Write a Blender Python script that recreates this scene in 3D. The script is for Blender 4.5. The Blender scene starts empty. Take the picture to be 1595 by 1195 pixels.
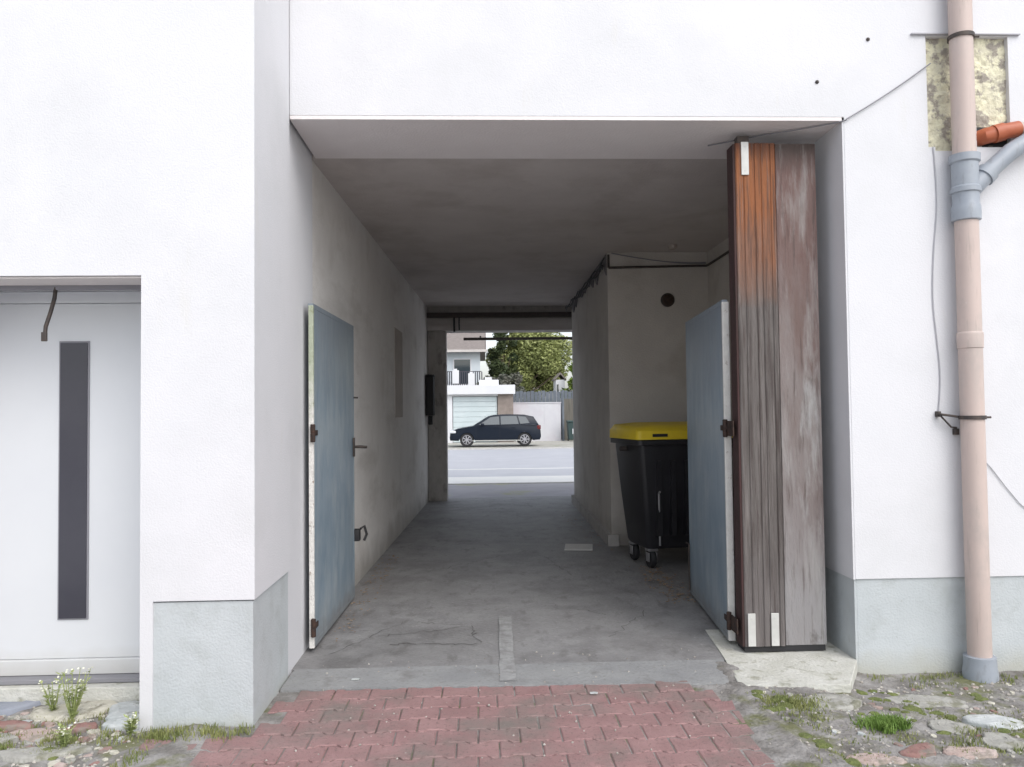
import bpy, bmesh, math, random
from mathutils import Vector, Matrix, noise
S = bpy.context.scene
C = S.collection
R = math.radians
random.seed(7)

# ------------------------------------------------------------------ camera, sky, sun, exposure
def setup():
    cam = bpy.data.cameras.new('camera'); co = bpy.data.objects.new('camera', cam); C.objects.link(co)
    cam.sensor_width = 36.0; cam.lens = 36.0*1240/1595; cam.clip_start = 0.05; cam.clip_end = 2000
    y, p, r = R(2.3), R(1.9), R(0.66)
    F = Vector((math.sin(y)*math.cos(p), math.cos(y)*math.cos(p), math.sin(p)))
    Rt = Vector((math.cos(y), -math.sin(y), 0)); U = Rt.cross(F)
    R2 = Rt*math.cos(r) - U*math.sin(r); U2 = Rt*math.sin(r) + U*math.cos(r)
    m = Matrix(((R2.x, U2.x, -F.x, 0), (R2.y, U2.y, -F.y, 0), (R2.z, U2.z, -F.z, 1.6), (0, 0, 0, 1)))
    co.matrix_world = m
    S.camera = co
    w = bpy.data.worlds.new('World'); S.world = w; w.use_nodes = True
    nt = w.node_tree; bg = nt.nodes['Background']
    sky = nt.nodes.new('ShaderNodeTexSky'); sky.sky_type = 'NISHITA'; sky.sun_disc = False
    el, rot = R(48), R(150)
    sky.sun_elevation = el; sky.sun_rotation = rot; sky.dust_density = 2.5; sky.air_density = 1.0
    hs = nt.nodes.new('ShaderNodeHueSaturation'); hs.inputs['Saturation'].default_value = 0.38
    nt.links.new(sky.outputs[0], hs.inputs['Color']); nt.links.new(hs.outputs[0], bg.inputs[0])
    bg.inputs[1].default_value = 0.14
    sl = bpy.data.lights.new('sun', 'SUN'); sl.energy = .5; sl.angle = R(60); sl.color = (1, .965, .92)
    so = bpy.data.objects.new('sun', sl); C.objects.link(so)
    D = Vector((math.sin(rot)*math.cos(el), math.cos(rot)*math.cos(el), math.sin(el)))
    so.rotation_euler = (-D).to_track_quat('-Z', 'Y').to_euler(); so.location = D*30
    vs = S.view_settings; vs.view_transform = 'Standard'; vs.look = 'None'; vs.gamma = 1; vs.use_curve_mapping = False
    vs.exposure = 0.94
    S.cycles.max_bounces = 12; S.cycles.diffuse_bounces = 8
setup()

# ------------------------------------------------------------------ materials
def lin(c): return tuple(c) + (1,)
def mat(name, c1, c2=None, scale=4, c3=None, c3pos=.62, c3w=.08, c3scale=2, rough=.8, bump=0, bscale=60, metal=0, stretch=(1,1,1), spec=None, coords='Object', detail=6):
    m = bpy.data.materials.new(name); m.use_nodes = True
    nt = m.node_tree; b = nt.nodes['Principled BSDF']; N = nt.nodes.new; L = nt.links.new
    b.inputs['Roughness'].default_value = rough; b.inputs['Metallic'].default_value = metal
    if spec is not None: b.inputs['Specular IOR Level'].default_value = spec
    b.inputs['Base Color'].default_value = lin(c1)
    tc = N('ShaderNodeTexCoord'); mp = N('ShaderNodeMapping'); mp.inputs['Scale'].default_value = stretch
    L(tc.outputs[coords], mp.inputs[0])
    out = None
    if c2:
        n = N('ShaderNodeTexNoise'); n.inputs['Scale'].default_value = scale; n.inputs['Detail'].default_value = detail; n.inputs['Roughness'].default_value = .6
        L(mp.outputs[0], n.inputs[0])
        cr = N('ShaderNodeValToRGB'); cr.color_ramp.elements[0].position = .35; cr.color_ramp.elements[1].position = .65
        cr.color_ramp.elements[0].color = lin(c1); cr.color_ramp.elements[1].color = lin(c2)
        L(n.outputs[0], cr.inputs[0]); out = cr.outputs[0]
        if c3:
            n3 = N('ShaderNodeTexNoise'); n3.inputs['Scale'].default_value = c3scale; n3.inputs['Detail'].default_value = 8; n3.inputs['Roughness'].default_value = .65
            L(mp.outputs[0], n3.inputs[0])
            r3 = N('ShaderNodeValToRGB'); r3.color_ramp.elements[0].position = c3pos - c3w; r3.color_ramp.elements[1].position = c3pos + c3w
            L(n3.outputs[0], r3.inputs[0])
            mx = N('ShaderNodeMix'); mx.data_type = 'RGBA'; L(r3.outputs[0], mx.inputs[0]); L(out, mx.inputs[6]); mx.inputs[7].default_value = lin(c3)
            out = mx.outputs[2]
        L(out, b.inputs['Base Color'])
    if bump:
        nb = N('ShaderNodeTexNoise'); nb.inputs['Scale'].default_value = bscale; nb.inputs['Detail'].default_value = 5
        L(mp.outputs[0], nb.inputs[0])
        bp = N('ShaderNodeBump'); bp.inputs['Strength'].default_value = bump; bp.inputs['Distance'].default_value = .02
        L(nb.outputs[0], bp.inputs['Height']); L(bp.outputs[0], b.inputs['Normal'])
    m['out'] = 1
    return m
def base_socket(m):
    b = m.node_tree.nodes['Principled BSDF']; return b.inputs['Base Color']
def zblend(m, colour, z0, z1, wob=.3, wscale=2.0, amount=1.0, axis=2):
    """mixes another surface colour in along an axis with a ragged noisy edge (dirt, weathering)"""
    nt = m.node_tree; N = nt.nodes.new; L = nt.links.new; s = base_socket(m)
    src = s.links[0].from_socket if s.links else None
    tc = N('ShaderNodeTexCoord'); sp = N('ShaderNodeSeparateXYZ'); L(tc.outputs['Object'], sp.inputs[0])
    n = N('ShaderNodeTexNoise'); n.inputs['Scale'].default_value = wscale; n.inputs['Detail'].default_value = 7; L(tc.outputs['Object'], n.inputs[0])
    ma = N('ShaderNodeMath'); ma.operation = 'MULTIPLY_ADD'; L(n.outputs[0], ma.inputs[0]); ma.inputs[1].default_value = wob; L(sp.outputs[axis], ma.inputs[2])
    mr = N('ShaderNodeMapRange'); L(ma.outputs[0], mr.inputs[0]); mr.inputs[1].default_value = z0 + wob/2; mr.inputs[2].default_value = z1 + wob/2
    mr.inputs[3].default_value = 0; mr.inputs[4].default_value = amount; mr.clamp = True
    mx = N('ShaderNodeMix'); mx.data_type = 'RGBA'; L(mr.outputs[0], mx.inputs[0])
    if src: L(src, mx.inputs[6])
    else: mx.inputs[6].default_value = s.default_value[:]
    mx.inputs[7].default_value = lin(colour); L(mx.outputs[2], s)
    return m

def speckle(m, colour, scale, pos, w=.05, amount=1.0, stretch=(1, 1, 1), offset=0):
    """second colour laid over the surface where a (stretched) noise passes a threshold: grain, chips, stains"""
    nt = m.node_tree; N = nt.nodes.new; L = nt.links.new; s = base_socket(m)
    src = s.links[0].from_socket if s.links else None
    tc = N('ShaderNodeTexCoord'); mp = N('ShaderNodeMapping'); mp.inputs['Scale'].default_value = stretch; mp.inputs['Location'].default_value = (offset, offset, offset)
    L(tc.outputs['Object'], mp.inputs[0])
    n = N('ShaderNodeTexNoise'); n.inputs['Scale'].default_value = scale; n.inputs['Detail'].default_value = 8; n.inputs['Roughness'].default_value = .65; L(mp.outputs[0], n.inputs[0])
    mr = N('ShaderNodeMapRange'); L(n.outputs[0], mr.inputs[0]); mr.inputs[1].default_value = pos-w; mr.inputs[2].default_value = pos+w; mr.inputs[4].default_value = amount
    mx = N('ShaderNodeMix'); mx.data_type = 'RGBA'; L(mr.outputs[0], mx.inputs[0])
    if src: L(src, mx.inputs[6])
    else: mx.inputs[6].default_value = s.default_value[:]
    mx.inputs[7].default_value = lin(colour); L(mx.outputs[2], s)

M = {}
M['render'] = mat('white_render', (.64, .645, .67), (.675, .675, .70), 1.1, (.60, .605, .62), .60, .12, .9, rough=.9, bump=.13, bscale=110)
speckle(M['render'], (.62, .615, .59), 1.6, .66, .06, .5, (3, 3, .5), 4)
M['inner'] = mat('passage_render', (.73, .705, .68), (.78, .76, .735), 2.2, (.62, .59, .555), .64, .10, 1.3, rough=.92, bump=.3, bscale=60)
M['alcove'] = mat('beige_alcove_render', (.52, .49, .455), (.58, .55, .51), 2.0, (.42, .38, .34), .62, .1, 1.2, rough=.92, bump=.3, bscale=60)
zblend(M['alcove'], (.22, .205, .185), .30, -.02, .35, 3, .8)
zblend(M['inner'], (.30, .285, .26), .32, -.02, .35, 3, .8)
M['soffit'] = mat('soffit_paint', (.72, .68, .675), (.76, .72, .715), 2.5, rough=.9, bump=.2)
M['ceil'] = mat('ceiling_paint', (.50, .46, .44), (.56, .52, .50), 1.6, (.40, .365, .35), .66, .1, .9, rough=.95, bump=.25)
M['plinth'] = mat('grey_plinth_paint', (.45, .485, .50), (.50, .535, .55), 2.5, (.42, .45, .455), .6, .1, 6, rough=.85, bump=.2, bscale=80)
zblend(M['plinth'], (.42, .42, .37), .07, -.08, .22, 6, .8)
M['pvc'] = mat('white_upvc', (.64, .66, .69), (.67, .69, .715), 1.2, rough=.35)
M['pvcg'] = mat('shadow_gap_gasket', (.25, .25, .28), rough=.6)
M['dglass'] = mat('dark_glass', (.045, .045, .06), (.06, .06, .075), 1.5, rough=.18)
M['darkmetal'] = mat('dark_iron', (.05, .045, .045), (.09, .07, .06), 25, rough=.6, metal=.3)
M['blue'] = mat('blue_grey_gate_paint', (.19, .255, .315), (.25, .315, .37), 4.5, (.33, .38, .41), .58, .12, 3.0, rough=.45, bump=.22, bscale=9, stretch=(1.6, 1.6, .6))
zblend(M['blue'], (.20, .22, .25), 1.6, 2.25, 1.2, 3, .6)
speckle(M['blue'], (.12, .10, .09), 7, .69, .03, .7, (1, 1, .7), 2)
speckle(M['blue'], (.34, .38, .41), 16, .68, .03, .6, (1, 1, .5), 7)
zblend(M['blue'], (.10, .085, .075), .16, .04, .25, 9, .7)
zblend(M['blue'], (.25, .27, .28), .32, .0, .3, 7, .6)
M['whiteflake'] = mat('flaking_white_edge', (.62, .61, .58), (.70, .69, .66), 12, (.34, .28, .23), .66, .04, 14, rough=.7, bump=.4)
M['greenflake'] = mat('flaking_green_white_edge', (.62, .61, .58), (.70, .69, .66), 12, (.24, .18, .14), .62, .04, 16, rough=.7, bump=.4)
zblend(M['greenflake'], (.28, .34, .22), 1.5, 1.9, .6, 16, .75)
M['rust'] = mat('rusty_hinge', (.022, .016, .015), (.06, .03, .02), 30, rough=.8, bump=.4)
M['wood1'] = mat('ribbed_weathered_wood', (.088, .076, .071), (.165, .15, .142), 1.6, (.06, .042, .038), .62, .08, 4, rough=.8, bump=.5, bscale=20, stretch=(14, 14, .8))
zblend(M['wood1'], (.30, .105, .035), 2.2, 2.9, .8, 2.5, .9)
zblend(M['wood1'], (.09, .03, .02), 3.22, 3.36, .15, 5, .9)
zblend(M['wood1'], (.155, .14, .138), .95, .20, .9, 2.5, .6)
M['wood2'] = mat('peeling_painted_plank', (.235, .215, .21), (.15, .11, .10), 1.7, (.32, .315, .31), .58, .06, 1.5, rough=.8, bump=.5, bscale=20, stretch=(3.5, 3.5, .8))
zblend(M['wood2'], (.13, .07, .06), 1.7, 2.7, 1.6, 2.6, .8)
zblend(M['wood2'], (.06, .045, .04), 3.12, 3.35, .35, 4, .9)
zblend(M['wood2'], (.27, .265, .27), 1.3, .3, .8, 2.5, .8)
speckle(M['wood1'], (.05, .035, .032), 3, .56, .07, .65, (16, 16, .7), 3)
speckle(M['wood1'], (.24, .215, .205), 3, .60, .06, .5, (18, 18, .6), 9)
speckle(M['wood2'], (.07, .05, .045), 3, .60, .06, .6, (13, 13, .8), 1)
speckle(M['wood2'], (.33, .32, .31), 1.6, .60, .07, .55, (6, 6, .8), 6)
speckle(M['wood2'], (.06, .045, .04), 2.4, .66, .04, .7, (1.6, 1.6, 1), 12)
M['woodside'] = mat('dark_red_side', (.055, .022, .022), (.04, .02, .018), 3, rough=.75, stretch=(6, 6, .8), bump=.4)
M['strip'] = mat('pale_metal_strip', (.50, .50, .48), (.60, .60, .58), 8, rough=.45, metal=.2)
M['conc'] = mat('passage_concrete', (.235, .232, .235), (.285, .283, .283), 5, (.185, .181, .182), .56, .08, 1.6, rough=.6, bump=.45, bscale=35, detail=10)
speckle(M['conc'], (.42, .42, .41), 30, .64, .04, .5, (1, 1, 1), 3)
speckle(M['conc'], (.15, .145, .14), 40, .60, .05, .5, (1, 1, 1), 13)
speckle(M['conc'], (.12, .115, .11), 5, .60, .06, .55, (1.6, .7, 1), 8)
speckle(M['conc'], (.10, .098, .095), 1.1, .60, .10, .45, (1, .6, 1), 21)
M['apron'] = mat('apron_concrete', (.24, .245, .25), (.29, .295, .295), 4, (.19, .187, .185), .62, .08, 5, rough=.88, bump=.4, bscale=45, detail=9)
M['slab'] = mat('pale_slab', (.48, .48, .43), (.58, .58, .54), 6, (.33, .33, .27), .60, .05, 9, rough=.9, bump=.5, bscale=50)
M['paintstripe'] = mat('worn_white_paint', (.33, .335, .335), (.27, .272, .272), 9, (.22, .218, .218), .55, .08, 11, rough=.8, bump=.3)
M['paver'] = mat('red_concrete_paver', (.27, .158, .155), (.335, .205, .20), 4.5, (.20, .17, .155), .56, .10, 1.9, rough=.9, bump=.5, bscale=120, detail=9)
M['joint'] = mat('joint_sand', (.14, .105, .095), (.20, .155, .14), 20, rough=.95)
M['crack'] = mat('crack', (.085, .083, .08), (.15, .148, .145), 14, rough=.95)
M['yard'] = mat('yard_soil_concrete', (.15, .14, .128), (.33, .32, .31), 6, (.15, .155, .08), .57, .06, 3.6, rough=.95, bump=.8, bscale=50, detail=11)
M['bounce'] = mat('bounce_slab_concrete', (.52, .515, .50), (.58, .575, .56), 2, (.44, .43, .41), .6, .1, 1, rough=.9, bump=.3)  # kept pale so the added slab throws light back at the building
M['earth'] = mat('far_ground', (.30, .295, .27), (.36, .35, .32), .3, rough=.95)
M['asphalt'] = mat('pale_asphalt', (.44, .45, .485), (.49, .50, .535), 1.2, rough=.55, bump=.2, bscale=60)
M['gutter'] = mat('pale_gutter', (.74, .74, .72), (.80, .80, .77), 2, rough=.6, bump=.2)
M['kerb'] = mat('kerbstone', (.42, .42, .40), (.52, .51, .49), 5, rough=.9, bump=.2)
M['pavement'] = mat('pavement_concrete', (.33, .32, .34), (.40, .39, .41), 1.8, (.34, .34, .22), .60, .05, .9, rough=.9, bump=.3)
M['fpave'] = mat('far_pavement', (.36, .35, .31), (.44, .43, .39), 1.5, (.22, .24, .13), .62, .06, 1, rough=.9, bump=.3)
M['pink'] = mat('salmon_pipe', (.49, .40, .365), (.54, .44, .40), 3, (.45, .385, .355), .58, .1, 6, rough=.5, stretch=(1, 1, .5))
M['greypvc'] = mat('grey_pvc_pipe', (.27, .30, .345), (.32, .35, .39), 5, rough=.4)
M['terra'] = mat('orange_drain_pipe', (.36, .085, .035), (.42, .115, .05), 8, rough=.45)
M['foam'] = mat('bare_yellowish_masonry', (.74, .71, .52), (.60, .57, .45), 8, (.33, .30, .26), .53, .04, 10, rough=.95, bump=1.0, bscale=30, detail=9)
M['cable'] = mat('grey_cable', (.23, .23, .25), rough=.6)
M['paleCable'] = mat('pale_cable', (.42, .42, .45), rough=.6)
M['black'] = mat('black_rubber', (.018, .018, .02), rough=.7)
M['binbody'] = mat('black_bin_plastic', (.016, .016, .019), (.024, .024, .028), 3, rough=.42)
M['yellow'] = mat('yellow_lid_plastic', (.82, .62, .03), (.74, .55, .03), 4, (.58, .46, .10), .64, .08, 3, rough=.45)
M['chrome'] = mat('bright_metal', (.55, .55, .57), rough=.3, metal=.9)
M['stain'] = mat('brown_boarding', (.40, .355, .32), (.46, .41, .37), 5, rough=.85)
M['plaster'] = mat('bare_plaster', (.24, .23, .24), (.12, .11, .11), 9, rough=.95, bump=.7)
M['colmat'] = mat('raw_concrete', (.40, .38, .36), (.47, .45, .43), 5, (.28, .265, .245), .6, .06, 4, rough=.95, bump=.5, stretch=(2, 2, 1))
M['lintel'] = mat('weathered_lintel', (.50, .47, .45), (.58, .55, .53), 4, rough=.9, bump=.4, stretch=(.5, 3, 3))
M['carpaint'] = mat('dark_blue_car_paint', (.008, .013, .024), rough=.32, spec=.25)
M['carglass'] = mat('car_glass', (.03, .045, .055), rough=.05, spec=.9)
M['tyre'] = mat('tyre', (.02, .02, .022), rough=.8)
M['rim'] = mat('alloy_rim', (.42, .42, .45), rough=.35, metal=.5)
M['lampw'] = mat('headlight_glass', (.65, .68, .72), rough=.1)
M['lampr'] = mat('tail_light', (.12, .012, .012), rough=.2)
M['gwall'] = mat('garage_paint', (.66, .67, .70), (.70, .71, .73), 1.5, rough=.8)
M['gdoor'] = mat('garage_door_paint', (.52, .60, .62), (.58, .65, .67), 1.5, rough=.5)
M['brickpil'] = mat('brown_masonry', (.22, .185, .165), (.29, .245, .22), 3, rough=.9)
M['wwall'] = mat('white_yard_wall', (.52, .52, .56), (.57, .575, .60), 1.0, (.50, .47, .51), .6, .1, .7, rough=.85)
M['hwall'] = mat('house_wall', (.58, .64, .68), (.64, .69, .72), 1.0, rough=.85)
M['roof'] = mat('brown_grey_roof', (.19, .165, .155), (.26, .23, .215), 5, rough=.85, bump=.5, bscale=12, stretch=(1, 4, 4))
M['slate'] = mat('slate_blue_screen', (.11, .13, .155), (.15, .17, .20), 3, rough=.7)
M['railing'] = mat('dark_railing', (.05, .048, .065), rough=.6)
M['wood'] = mat('bark', (.09, .07, .05), (.14, .11, .08), 8, rough=.95, bump=.5)
M['leaf1'] = mat('leaves_mid_green', (.20, .235, .08), (.33, .36, .13), 1.1, (.42, .44, .20), .62, .1, .7, rough=.6)
M['leaf2'] = mat('leaves_dark_green', (.03, .05, .02), (.07, .09, .03), 1.3, rough=.65)
M['leaf3'] = mat('hedge_leaves', (.09, .10, .08), (.15, .15, .12), 1.5, (.16, .14, .13), .6, .1, 2, rough=.7)
M['leaf4'] = mat('leaves_bright_green', (.11, .18, .02), (.20, .27, .04), 2, rough=.6)
M['grass'] = mat('grass_blades', (.14, .18, .05), (.26, .27, .10), 8, rough=.7)
M['moss'] = mat('moss', (.10, .125, .04), (.16, .185, .06), 25, rough=.95, bump=.8)
M['bright'] = mat('bright_grass', (.12, .215, .035), (.20, .30, .07), 20, rough=.7)
M['stoneA'] = mat('cream_stone', (.46, .44, .36), (.58, .56, .49), 14, (.26, .245, .19), .6, .07, 12, rough=.9, bump=.5)
M['stoneB'] = mat('grey_stone', (.30, .295, .27), (.40, .395, .365), 12, (.20, .20, .15), .58, .06, 9, rough=.9, bump=.5)
M['stoneC'] = mat('red_stone', (.24, .13, .115), (.31, .185, .165), 14, (.24, .20, .175), .54, .06, 9, rough=.9, bump=.4)
M['stoneD'] = mat('pale_blue_stone', (.42, .45, .45), (.55, .57, .57), 14, (.28, .29, .25), .60, .06, 10, rough=.9, bump=.4)
M['stoneE'] = mat('blue_slate', (.21, .235, .28), (.28, .30, .35), 6, rough=.8, bump=.3)
M['stoneF'] = mat('pink_stone', (.37, .28, .25), (.48, .40, .37), 14, (.25, .22, .18), .58, .06, 9, rough=.9, bump=.5)
M['gravel'] = mat('gravel', (.50, .48, .44), (.28, .25, .22), 30, rough=.95)
M['dry'] = mat('dry_leaves', (.24, .15, .09), (.36, .27, .18), 25, rough=.9)
M['petal'] = mat('pale_petals', (.75, .76, .62), rough=.7)
M['stem'] = mat('weed_green', (.24, .30, .10), (.38, .42, .18), 12, rough=.7)
speckle(M['pink'], (.33, .27, .24), 5, .63, .05, .5, (6, 6, .5), 2)
speckle(M['pink'], (.60, .53, .49), 30, .68, .04, .5, (1, 1, 1), 5)
speckle(M['greypvc'], (.22, .23, .24), 12, .62, .06, .5, (2, 2, .7), 2)
speckle(M['plinth'], (.33, .34, .32), 30, .68, .04, .4, (1, 1, .6), 2)
zblend(M['pvc'], (.45, .44, .40), .27, .12, .10, 7, .6)
speckle(M['inner'], (.45, .42, .38), 1.2, .60, .08, .4, (1, .6, 2), 5)
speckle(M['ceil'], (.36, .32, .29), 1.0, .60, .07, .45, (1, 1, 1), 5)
M['plate'] = mat('drain_plate', (.62, .62, .60), (.72, .72, .70), 12, rough=.8, bump=.3)
speckle(M['paver'], (.14, .105, .095), 45, .60, .06, .6, (1, 1, 1), 2)
speckle(M['paver'], (.42, .33, .31), 60, .66, .05, .5, (1, 1, 1), 6)
speckle(M['apron'], (.17, .165, .16), 35, .60, .05, .5, (1, 1, 1), 5)

# ------------------------------------------------------------------ mesh builder
class MB:
    def __init__(s): s.bm = bmesh.new(); s.mi = 0
    def face(s, vs, mi=None):
        f = s.bm.faces.new([s.bm.verts.new(v) for v in vs]); f.material_index = s.mi if mi is None else mi; return f
    def box(s, x0, x1, y0, y1, z0, z1, bev=0, mx=None):
        r = bmesh.ops.create_cube(s.bm, size=1)['verts']
        for v in r:
            v.co = Vector(((x0+x1)/2 + v.co.x*(x1-x0), (y0+y1)/2 + v.co.y*(y1-y0), (z0+z1)/2 + v.co.z*(z1-z0)))
        fs = list({f for v in r for f in v.link_faces})
        for f in fs: f.material_index = s.mi
        if bev:
            es = list({e for v in r for e in v.link_edges})
            o = bmesh.ops.bevel(s.bm, geom=es, offset=bev, segments=2, affect='EDGES', profile=.5)
            r = list({v for f in o['faces'] for v in f.verts} | {v for v in r if v.is_valid})
            for f in o['faces']: f.material_index = s.mi
        if mx is not None:
            for v in r: v.co = mx @ v.co
        return s
    def prism(s, poly, a, b, axis='z', mx=None, bev=0):
        def P(u, v, w):
            p = {'z': (u, v, w), 'y': (u, w, v), 'x': (w, u, v)}[axis]
            return (mx @ Vector(p)) if mx is not None else Vector(p)
        A = [s.bm.verts.new(P(u, v, a)) for u, v in poly]; B = [s.bm.verts.new(P(u, v, b)) for u, v in poly]
        fs = [s.bm.faces.new(A[::-1]), s.bm.faces.new(B)]
        n = len(poly)
        for i in range(n): fs.append(s.bm.faces.new((A[i], A[(i+1) % n], B[(i+1) % n], B[i])))
        for f in fs: f.material_index = s.mi
        if bev:
            es = list(set(fs[0].edges) | set(fs[1].edges))
            o = bmesh.ops.bevel(s.bm, geom=es, offset=bev, segments=2, affect='EDGES', profile=.5)
            for f in o['faces']: f.material_index = s.mi
        return s
    def tube(s, pts, r, n=10, caps=True):
        pts = [Vector(p) for p in pts]; rs = r if isinstance(r, (list, tuple)) else [r]*len(pts)
        rings = []; prev = None
        for i, p in enumerate(pts):
            t = (pts[min(i+1, len(pts)-1)] - pts[max(i-1, 0)]).normalized()
            if prev is None:
                up = Vector((0, 0, 1)) if abs(t.z) < .9 else Vector((1, 0, 0)); a = t.cross(up).normalized()
            else: a = (prev - t*prev.dot(t)).normalized()
            prev = a; b = t.cross(a)
            rings.append([s.bm.verts.new(p + (a*math.cos(k*2*math.pi/n) + b*math.sin(k*2*math.pi/n))*rs[i]) for k in range(n)])
        for i in range(len(rings)-1):
            for k in range(n):
                f = s.bm.faces.new((rings[i][k], rings[i][(k+1) % n], rings[i+1][(k+1) % n], rings[i+1][k])); f.material_index = s.mi
        if caps:
            for rg in (rings[0], rings[-1]):
                try: s.bm.faces.new(rg).material_index = s.mi
                except ValueError: pass
        return s
    def lathe(s, prof, n=24, mx=None, cap=True):
        rings = []
        for r, z in prof:
            rings.append([s.bm.verts.new(((mx @ Vector((r*math.cos(k*2*math.pi/n), r*math.sin(k*2*math.pi/n), z))) if mx is not None else (r*math.cos(k*2*math.pi/n), r*math.sin(k*2*math.pi/n), z))) for k in range(n)])
        for i in range(len(rings)-1):
            for k in range(n):
                s.bm.faces.new((rings[i][k], rings[i][(k+1) % n], rings[i+1][(k+1) % n], rings[i+1][k])).material_index = s.mi
        if cap:
            for rg in (rings[0], rings[-1]): s.bm.faces.new(rg).material_index = s.mi
        return s
    def gridwall(s, us, ws, y0, y1, hole):
        """a wall slab in the xz plane from y0 (front) to y1 (back) with the cells hole(u,w) left open"""
        nu, nw = len(us)-1, len(ws)-1
        solid = [[not hole((us[i]+us[i+1])/2, (ws[j]+ws[j+1])/2) for j in range(nw)] for i in range(nu)]
        for i in range(nu):
            for j in range(nw):
                if not solid[i][j]: continue
                a, b, c, d = us[i], us[i+1], ws[j], ws[j+1]
                s.face([(a, y0, c), (b, y0, c), (b, y0, d), (a, y0, d)]); s.face([(a, y1, c), (a, y1, d), (b, y1, d), (b, y1, c)])
                if i == 0 or not solid[i-1][j]: s.face([(a, y0, c), (a, y0, d), (a, y1, d), (a, y1, c)])
                if i == nu-1 or not solid[i+1][j]: s.face([(b, y0, c), (b, y1, c), (b, y1, d), (b, y0, d)])
                if j == 0 or not solid[i][j-1]: s.face([(a, y0, c), (a, y1, c), (b, y1, c), (b, y0, c)])
                if j == nw-1 or not solid[i][j+1]: s.face([(a, y0, d), (b, y0, d), (b, y1, d), (a, y1, d)])
        return s
    def build(s, name, mats, parent=None, smooth=False, fix=True):
        bm = s.bm
        if fix: bmesh.ops.recalc_face_normals(bm, faces=bm.faces)
        me = bpy.data.meshes.new(name); bm.to_mesh(me); bm.free()
        for m in (mats if isinstance(mats, (list, tuple)) else [mats]): me.materials.append(m)
        if smooth:
            for p in me.polygons: p.use_smooth = True
            me.set_sharp_from_angle(angle=R(35))
        o = bpy.data.objects.new(name, me); C.objects.link(o)
        if parent: o.parent = parent
        return o
def tag(o, label=None, cat=None, group=None, kind=None):
    if label: o['label'] = label
    if cat: o['category'] = cat
    if group: o['group'] = group
    if kind: o['kind'] = kind
    return o
def thing(name, label, cat, loc=(0, 0, 0), rz=0, group=None):
    o = bpy.data.objects.new(name, None); C.objects.link(o); o.location = loc; o.rotation_euler = (0, 0, rz)
    o.empty_display_size = .2
    return tag(o, label, cat, group)
def children(o): return [c for c in C.objects if c.parent == o]
def nz(x, y, z=0, s=1): return noise.noise(Vector((x*s, y*s, z*s)))

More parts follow.
